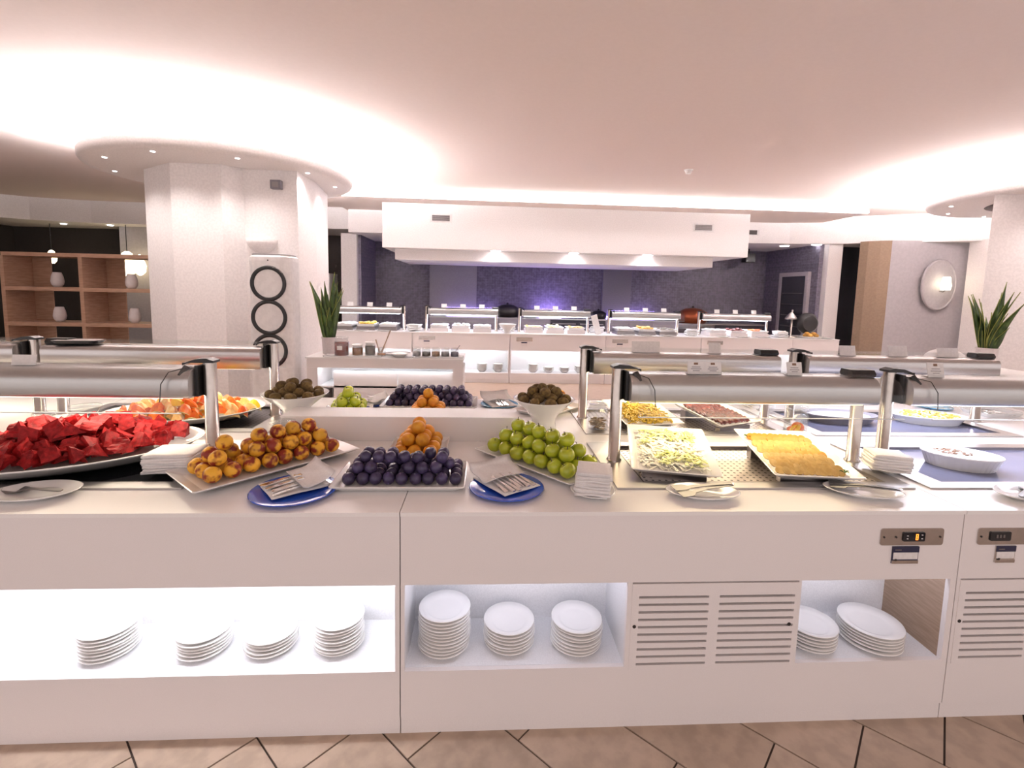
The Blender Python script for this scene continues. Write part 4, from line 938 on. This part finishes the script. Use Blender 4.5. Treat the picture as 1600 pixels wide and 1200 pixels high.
def plant(x, y, z, label, leaves, R=.085, h=.20, seed=1, spread=.5):
    t = thing('snake_plant', label, 'plant', (x, y, z)); r = random.Random(seed)
    G().lathe([(0, 0), (R*.85, 0), (R*.9, .01), (R, h-.02), (R*1.06, h-.015), (R*1.06, h), (R*.95, h), (R*.93, h-.03), (0, h-.03)], 24, cap0=False, cap1=False).make('pot', 'pot', t)
    G().lathe([(0, h-.028), (R*.9, h-.028), (0, h-.018)], 16, cap0=False, cap1=False).make('soil', 'soil', t)
    for k in range(leaves):
        a = 2*PI*k/leaves+r.uniform(-.3, .3); q = R*.6*math.sqrt(r.random()); H = .28+.42*r.random(); le = r.uniform(.10, .30)*spread*2
        if k in (0, 1) and leaves > 14: H, le = (.80, .68)[k], .08
        g = G(); L0 = []; n = 7; tw0 = r.uniform(-.7, .7)
        for j in range(n+1):
            u = j/n; w_ = (.018+.026*math.sin(PI*min(1, u*1.15)**.8))*(1-u**5)+.0008; cx = (q+le*H*u**1.6)*math.cos(a); cy = (q+le*H*u**1.6)*math.sin(a); tw_ = tw0+.5*u
            dx, dy = math.cos(tw_)*w_, math.sin(tw_)*w_; nx, ny = -math.sin(tw_)*.002, math.cos(tw_)*.002
            zz = h-.03+H*u; L0.append([(cx-dx, cy-dy, zz), (cx+nx*2.5, cy+ny*2.5, zz), (cx+dx, cy+dy, zz), (cx-nx, cy-ny, zz)])
        lf = g.loft(L0, True).make('leaf', 'leaf', t)
        G().tube([p[0] for p in L0], .0032, 5).make('leaf_edge', 'leaf_edge', lf)
    return t
plant(-1.845, 5.93, MZ, 'tall snake plant in pale pot on the side buffet by the air conditioner', 26, seed=4, spread=.5)
def long_tray(x, y, w, l, rz, label): return tag(G().loft([rrect(w*.96, l*.9, .02, 3, 0), rrect(w, l, .02, 3, .016), rrect(w*.98, l*.95, .02, 3, .016), rrect(w*.95, l*.85, .02, 3, .006)], False).make('serving_tray', 'porcelain', None, (x, y, MZ), (0, 0, rz)), label, 'tray')
long_tray(-1.50, 5.71, .66, .20, .06, 'long white tray of jam jars beside the snake plant'); long_tray(-.53, 5.71, .60, .20, .06, 'long white tray of small cereal jars at the free end of the side buffet')
rj = jar(-1.63, 5.68, .082, .205, 'glass', 'large square shouldered jar of red jam on the side buffet', 'jam_red', .16, MZ+.007); G().box(-.028, .028, -.003, 0, 0, .045).make('paper_label', 'lid_white', rj, (0, -.083, .078))
jar(-1.455, 5.70, .062, .12, 'lid_white', 'round jar of amber honey next to the red jam', 'honey', .095, MZ+.007)
jar(-1.315, 5.72, .060, .15, 'lid_white', 'dark preserve jar between the honey and the spoons', 'olive_dark', .115, MZ+.007)
jar(-1.19, 5.74, .050, .10, None, 'open glass jar with spoons standing in it', 'honey', .03, MZ+.007)
for k, (dx, H) in enumerate(((.10, .26), (-.05, .15))): tag(G().tube([(0, 0, 0), (dx*.5, .01, H*.5), (dx, .02, H)], .007, 6, rs=[.014, .006, .009]).make('spoon', 'raw_wood', None, (-1.19-.02*k, 5.74, MZ+.045)), ('long' if k == 0 else 'short')+' brown spoon standing in the open glass jar', 'spoon')
tag(G().lathe([(0, 0), (.06, 0), (.10, .035), (.13, .045), (.128, .05), (.09, .04), (.05, .01), (0, .01)], 32, cap0=False, cap1=False).make('serving_bowl', 'porcelain', None, (-.98, 5.72, MZ)), 'shallow white bowl between the two jar trays', 'bowl')
tag(G().lathe([(0, 0), (.07, 0), (.13, .016), (.128, .02), (.07, .008), (0, .008)], 32, cap0=False, cap1=False).make('side_plate', 'porcelain', None, (-1.09, 5.92, MZ)), 'flat white plate behind the shallow bowl', 'plate')
for x, m, nm in ((-.775, 'steel_dark', 'grey seed'), (-.665, 'olive_dark', 'dark raisin'), (-.555, 'granola', 'orange brown granola'), (-.445, 'steel_dark', 'black seed'), (-.335, 'navy', 'blue black berry')):
    jar(x, 5.70, .052, .095, 'glass', nm+' jar in the row of small cereal jars', m if m in ('olive_dark',) else None, .06, MZ+.007)
    if m != 'olive_dark': tag(G().lathe([(0, 0), (.043, 0), (.043, .050), (.02, .056), (0, .057)], 20, cap0=False, cap1=False).make('jar_filling', m, None, (x, 5.70, MZ+.0185)), 'filling of the %s jar on the side buffet' % nm, 'cereal')
tag(G().tube([(0, 0, 0), (.05, .0, .07)], .005, 6).make('spoon', 'steel_dark', None, (-.325, 5.70, MZ+.08)), 'thin grey spoon leaning out of the berry jar', 'spoon')
spm = G().lathe([(0, 0), (.08, 0), (.13, .012), (.128, .016), (.07, .006), (0, .006)], 24, cap0=False, cap1=False).mesh('plate', 'porcelain')
for s_, x in enumerate((-1.50, -1.18, -.62)):
    for k in range(9): tag(put(spm, 'plate', None, (x, 5.90, .5805+.014*k)), 'white plate in the %s stack under the side buffet' % ('plant side', 'middle', 'free end')[s_], 'plate', 'plate stacks under the side buffet')

# ================================================================== FAR BUFFET
FY, FZ = 9.0, .925
def far_cab(k, x0, x1, label, ctrl=True, niche=True):
    t = thing('far_cabinet', label, 'cabinet', ((x0+x1)/2, FY, 0)); a, b = x0+.004, x1-.004
    box('worktop', 'worktop', x0, x1, FY-.01, FY+.9, FZ-.014, FZ, t); box('upper_panel', 'laminate', a, b, FY, FY+.02, .613, FZ-.015, t)
    box('lower_panel', 'laminate', a, b, FY, FY+.02, .07, .185, t); box('plinth', 'laminate', a, b, FY+.01, FY+.03, 0, .068, t)
    box('side_panel', 'laminate', a, a+.02, FY+.02, FY+.88, 0, FZ-.015, t); box('side_panel', 'laminate', b-.02, b, FY+.02, FY+.88, 0, FZ-.015, t); box('back_panel', 'laminate', a, b, FY+.86, FY+.88, 0, FZ-.015, t)
    if niche:
        box('niche_floor', 'niche_board', a+.02, b-.02, FY+.02, FY+.4, .17, .186, t); box('niche_back', 'niche_board', a+.02, b-.02, FY+.40, FY+.42, .186, .66, t); box('light_strip', 'niche_led_far', a+.1, b-.1, FY+.04, FY+.06, .64, .655, t)
    else: box('door', 'laminate', a+.02, b-.02, FY, FY+.02, .19, .61, t)
    if ctrl:
        box('controller', 'steel_post', x0+.12, x0+.42, FY-.006, FY, .79, .86, t); box('card', 'cardstock', x0+.21, x0+.32, FY-.006, FY, .70, .775, t); box('card_header', 'navy', x0+.21, x0+.32, FY-.008, FY-.006, .755, .775, t)
seams = [-3.11, -1.31, .49, 2.295, 4.13, 5.93, 6.86]
ords = ['first far buffet cabinet, hidden partly by the snake plant', 'second far buffet cabinet from the snake plant', 'third far buffet cabinet from the snake plant', 'fourth far buffet cabinet from the snake plant', 'fifth far buffet cabinet from the snake plant', 'narrow last far buffet cabinet next to the slim white column']
for k in range(6): far_cab(k, seams[k], seams[k+1], 'white '+ords[k], ctrl=0 < k < 5, niche=k < 5)
names5 = ['closest to the snake plant', 'second from the snake plant', 'middle of the five', 'fourth from the snake plant', 'closest to the service door']
GX = [(-2.88, -1.53), (-1.11, .24), (.69, 2.04), (2.46, 3.84), (4.28, 5.68)]
for k, (a, b) in enumerate(GX):
    guard(a, b, 9.5, 'cool_lamp', 'far serving guard '+names5[k], 'right' if k == 0 else 'left', z0=FZ, ztop=1.385, glass=k in (1, 2, 3), cable=False)
    for q in range(3): card(a+(b-a)*(.25+.27*q), 9.47, 1.366, .105, .075, 'small white menu card on the far guard '+names5[k], 'cards on far guard %s' % 'abcde'[k], marks=0, m='card_far')
def far_tray(x, w, col, mound, label, dark=True):
    t = thing('chafing_tray', label, 'tray', (x, 9.42, FZ))
    G().box(-w/2, w/2, -.20, .20, 0, .07).make('stand', 'steel_dark' if dark else 'laminate', t)
    G().loft([rrect(w*.86, .38, .02, 3, .07), rrect(w, .46, .02, 3, .12), rrect(w*.95, .43, .02, 3, .12), rrect(w*.84, .36, .02, 3, .09)], False).make('pan', 'porcelain', t)
    g = G(); r_ = random.Random(int(x*50)+5)
    for k in range(40): g.ball((r_.uniform(-.36, .36)*w, r_.uniform(-.15, .15), .095+mound*r_.random()), r_.uniform(.02, .035), 7, 5, 1.3, 1, .6)
    stuff(g.make('food', col, t))
ft = [['rice', 'pasta', 'shaved_white'], ['shaved_white', 'rice', 'egg_white'], ['melon_pale', 'lettuce', 'cheese_pale'], ['shaved_white', 'cheese', 'olive_dark'], ['rice', 'bacon', 'melon_orange']]
nm = dict(rice='white rice', pasta='yellow pasta', shaved_white='white shredded salad', egg_white='egg', melon_pale='pale melon', lettuce='bright yellow green salad', cheese_pale='pale cheese', cheese='golden cheese', olive_dark='dark olives', bacon='cured meat', melon_orange='orange slices')
for k, (a, b) in enumerate(GX):
    for q in range(3): far_tray(a+(b-a)*(.2+.3*q), .34, ft[k][q], .03 if q != 1 else .05, 'serving tray of %s under the far guard %s' % (nm[ft[k][q]], names5[k]), dark=k in (0, 3))
for k, x in enumerate((-1.32, .47, 2.24, 4.06, 5.85)):
    t = thing('napkin_heap', 'loose heap of white napkins on the far counter, %s from the snake plant' % ('first', 'second', 'third', 'fourth', 'fifth', 'sixth')[k], 'napkins', (x, 9.55 if k in (1, 2) else 9.3, FZ), .3*k)
    for q in range(5): napkin_sheet(.24, .2, q+k, .02, th=.018).make('napkin', 'card_far', t, (rng.uniform(-.02, .02), 0, .024+.022*q), (0, 0, rng.uniform(-.4, .4)))
tag(G().lathe([(0, 0), (.06, 0), (.07, .06), (.17, .17), (.165, .175), (.06, .08), (0, .08)], 32, cap0=False, cap1=False).make('footed_bowl', 'porcelain', None, (.44, 9.12, FZ)), 'white footed bowl on the far counter between two guards', 'bowl')
o = tag(G().box(-.06, .06, -.01, .01, 0, .38).make('standing_board', 'card_far', None, (2.20, 9.22, FZ), (0, -.28, 0), bevel=.004), 'tall white leaning board beside the middle far guard', 'board')
for k, x in enumerate((-2.65, -2.25, -1.85, 2.75, 3.1, 3.5, 4.6, 5.0, 5.4)):
    tag(put(spm, 'plate', None, (x, 9.12, FZ+.001)), 'small white rest plate on the front edge of the far counter', 'plate', 'rest plates on the far counter')
bm_ = G().lathe([(0, 0), (.05, 0), (.10, .05), (.105, .055), (.09, .05), (0, .012)], 20, cap0=False, cap1=False).mesh('bowl', 'porcelain')
for k, (x, n) in enumerate(((-.02, 5), (.28, 5), (.95, 5), (1.25, 3), (1.55, 3), (1.85, 4), (2.75, 4), (3.1, 3))):
    for q in range(n): tag(put(bm_, 'bowl', None, (x, 9.16, .1865+.026*q)), 'white bowl in a short stack in the lit niches of the far cabinets', 'bowl', 'bowls in the far niches')
# drinks tower and fruit on the last cabinet
t = thing('carving_station', 'copper lit carving lamp stand with black round lid behind it', 'lamp stand', (6.10, 9.35, FZ))
G().lathe([(.12, 0), (.12, .015), (.02, .03), (.018, .55)], 18).make('stand', 'steel_post', t); G().lathe([(.02, .50), (.10, .40), (.11, .36), (.09, .36), (.0, .44)], 20, (-.03, -.02, 0)).make('shade', 'steel', t)
n_ = 28; G().loft([[(.36+.21*math.cos(2*PI*i/n_)*s_, y_, .28+.21*math.sin(2*PI*i/n_)*s_) for i in range(n_)] for s_, y_ in ((.9, .12), (1, .08), (1, .02), (.7, -.05))], True).make('black_lid', 'black_plastic', t)
tag(G().loft([ell(.16, .12, 0), ell(.24, .17, .04), ell(.22, .15, .04), ell(.14, .1, .012)], True).make('fruit_platter', 'porcelain', None, (6.42, 9.2, FZ)), 'white platter of yellow food on the last far cabinet', 'platter')
for k in range(9): tag(G().ball((0, 0, 0), .045, 10, 7, 1.2, 1, .8).make('yellow_roll', 'cheese', None, (6.42+.10*math.cos(k*.7), 9.2+.06*math.sin(k*.7), FZ+.055+.03*(k % 2))), 'golden roll on the platter by the carving lamp', 'roll', 'golden rolls')
tag(put(spm, 'plate', None, (6.70, 9.15, FZ+.001)), 'white plate at the end of the last far cabinet', 'plate')

# ================================================================== KITCHEN BEHIND
def kitchen_unit(x0, x1, z1, doors, label, m='fridge'):
    t = thing('kitchen_unit', label, 'kitchen unit', ((x0+x1)/2, 11.3, 0)); box('body', m, x0+.003, x1-.003, 11.32, 11.89, 0, z1-.03, t); box('worktop', 'steel', x0, x1, 11.28, 11.89, z1-.03, z1, t)
    for k in range(doors):
        a = x0+(x1-x0)*k/doors; b = x0+(x1-x0)*(k+1)/doors
        d = G().box(.012, b-a-.012, -.018, 0, 0, z1-.22).make('door', m, t, (a-t.location.x, .02, .14)); G().box(.05, b-a-.05, -.03, -.018, z1-.27, z1-.25).make('handle', 'steel', d)
ku = [(-1.25, .35, 1.10, 2, 'steel refrigerated unit below the pale panel'), (.35, 1.55, 1.10, 1, 'steel kitchen unit with control box'), (1.55, 2.85, 1.10, 2, 'dark glazed kitchen unit', 'door_dark'), (2.85, 4.55, 1.10, 3, 'steel kitchen unit by the pilaster'), (4.55, 5.5, 1.05, 1, 'bright steel dishwasher unit', 'chrome'), (5.5, 6.7, 1.05, 2, 'dark kitchen unit next to the service door', 'door_dark')]
for u in ku: kitchen_unit(*u)
tag(G().box(-.25, .25, -.15, .15, 0, .05).make('added_glow_bar', 'added_violet_glow', None, (1.6, 11.75, 1.14)), 'added violet light bar for the glow on the kitchen wall', 'light')  # bars added to cast the violet glow; their source is unseen
for x in (-.3, 3.6): tag(G().box(-.6, .6, -.02, .02, 0, .03).make('added_glow_bar', 'added_violet_glow', None, (x, 11.85, 1.12)), 'added slim violet light bar for the glow on the kitchen wall', 'light', 'added slim violet light bars')
for x, R, m, lb, y in ((.55, .30, 'black_plastic', 'wide black pan on the kitchen worktop', 11.5), (1.10, .16, 'black_plastic', 'small black pan behind the middle guard', 11.5), (2.72, .20, 'black_plastic', 'black kettle beside the pilaster', 11.5), (5.0, .36, 'copper', 'copper coloured round pot behind the far guards', 11.45)):
    t = thing('cooking_pot', lb, 'pot', (x, y, 1.05 if m == 'copper' else 1.10)); G().lathe([(0, 0), (R*.8, 0), (R, R*.25), (R*.95, R*.7), (R*.5, R*.95), (.03, R), (0, R)], 24, cap0=False, cap1=False).make('body', m, t); G().ball((0, 0, R*1.05), .03, 10, 6).make('knob', 'black_plastic', t)
fr = thing('tall_fridge', 'tall pale fridge beside the white wall end', 'fridge', (-3.62, 10.9, 0)); G().box(-.34, .34, -.3, .3, 0, 2.0).make('body', 'lid_white', fr, bevel=.01); G().box(-.33, .33, -.32, -.302, .08, 1.96).make('door', 'lid_white', fr, bevel=.005); G().box(.26, .28, -.35, -.32, .9, 1.5).make('handle', 'steel', fr)
cm = thing('camera_speaker', 'small black speaker under the soffit near the service door', 'speaker', (6.25, 11.4, 2.62)); G().box(-.12, .12, -.1, .1, -.1, .1).make('case', 'black_plastic', cm, bevel=.01); G().tube([(0, 0, .1), (0, 0, .22)], .015, 6).make('rod', 'black_plastic', cm); G().lathe([(.07, 0), (.07, .01)], 16, (0, 0, -.11)).make('cone', 'steel_dark', cm)

# ================================================================== RIGHT SIDE TABLE
rt = thing('side_table', 'white side table with basket and low snake plant by the broad column', 'table', (5.4, 5.2, 0))
box('top', 'worktop', 4.6, 6.3, 4.95, 5.6, .89, .92, rt); box('front_panel', 'laminate', 4.62, 6.28, 5.0, 5.02, 0, .889, rt); box('side_panel', 'laminate', 4.62, 4.64, 5.02, 5.58, 0, .889, rt); box('side_panel', 'laminate', 6.26, 6.28, 5.02, 5.58, 0, .889, rt)
plant(5.92, 5.38, .92, 'low bushy snake plant in pale pot on the side table by the broad column', 24, seed=8, spread=.7, R=.10, h=.26)
bk = thing('bread_basket', 'pale woven basket covered with cloth on the side table', 'basket', (5.22, 5.2, .92))
G().loft([rrect(.40, .28, .08, 4, 0), rrect(.50, .34, .09, 4, .16), rrect(.47, .31, .09, 4, .16), rrect(.38, .26, .08, 4, .02)], False).make('basket', 'pot', bk); G().ball((0, 0, .15), .22, 22, 8, 1, .65, .5).make('cloth', 'paper', bk)
bx = thing('card_stand', 'small dark framed box beside the woven basket', 'box', (4.86, 5.15, .92)); 
for x0, x1, z0, z1 in ((-.08, -.06, 0, .17), (.06, .08, 0, .17), (-.06, .06, .15, .17), (-.06, .06, 0, .02)): G().box(x0, x1, -.05, .05, z0, z1).make('frame_bar', 'pilaster_grey', bx)
G().box(-.055, .055, .0, .01, .02, .15).make('white_card', 'card_far', bx)
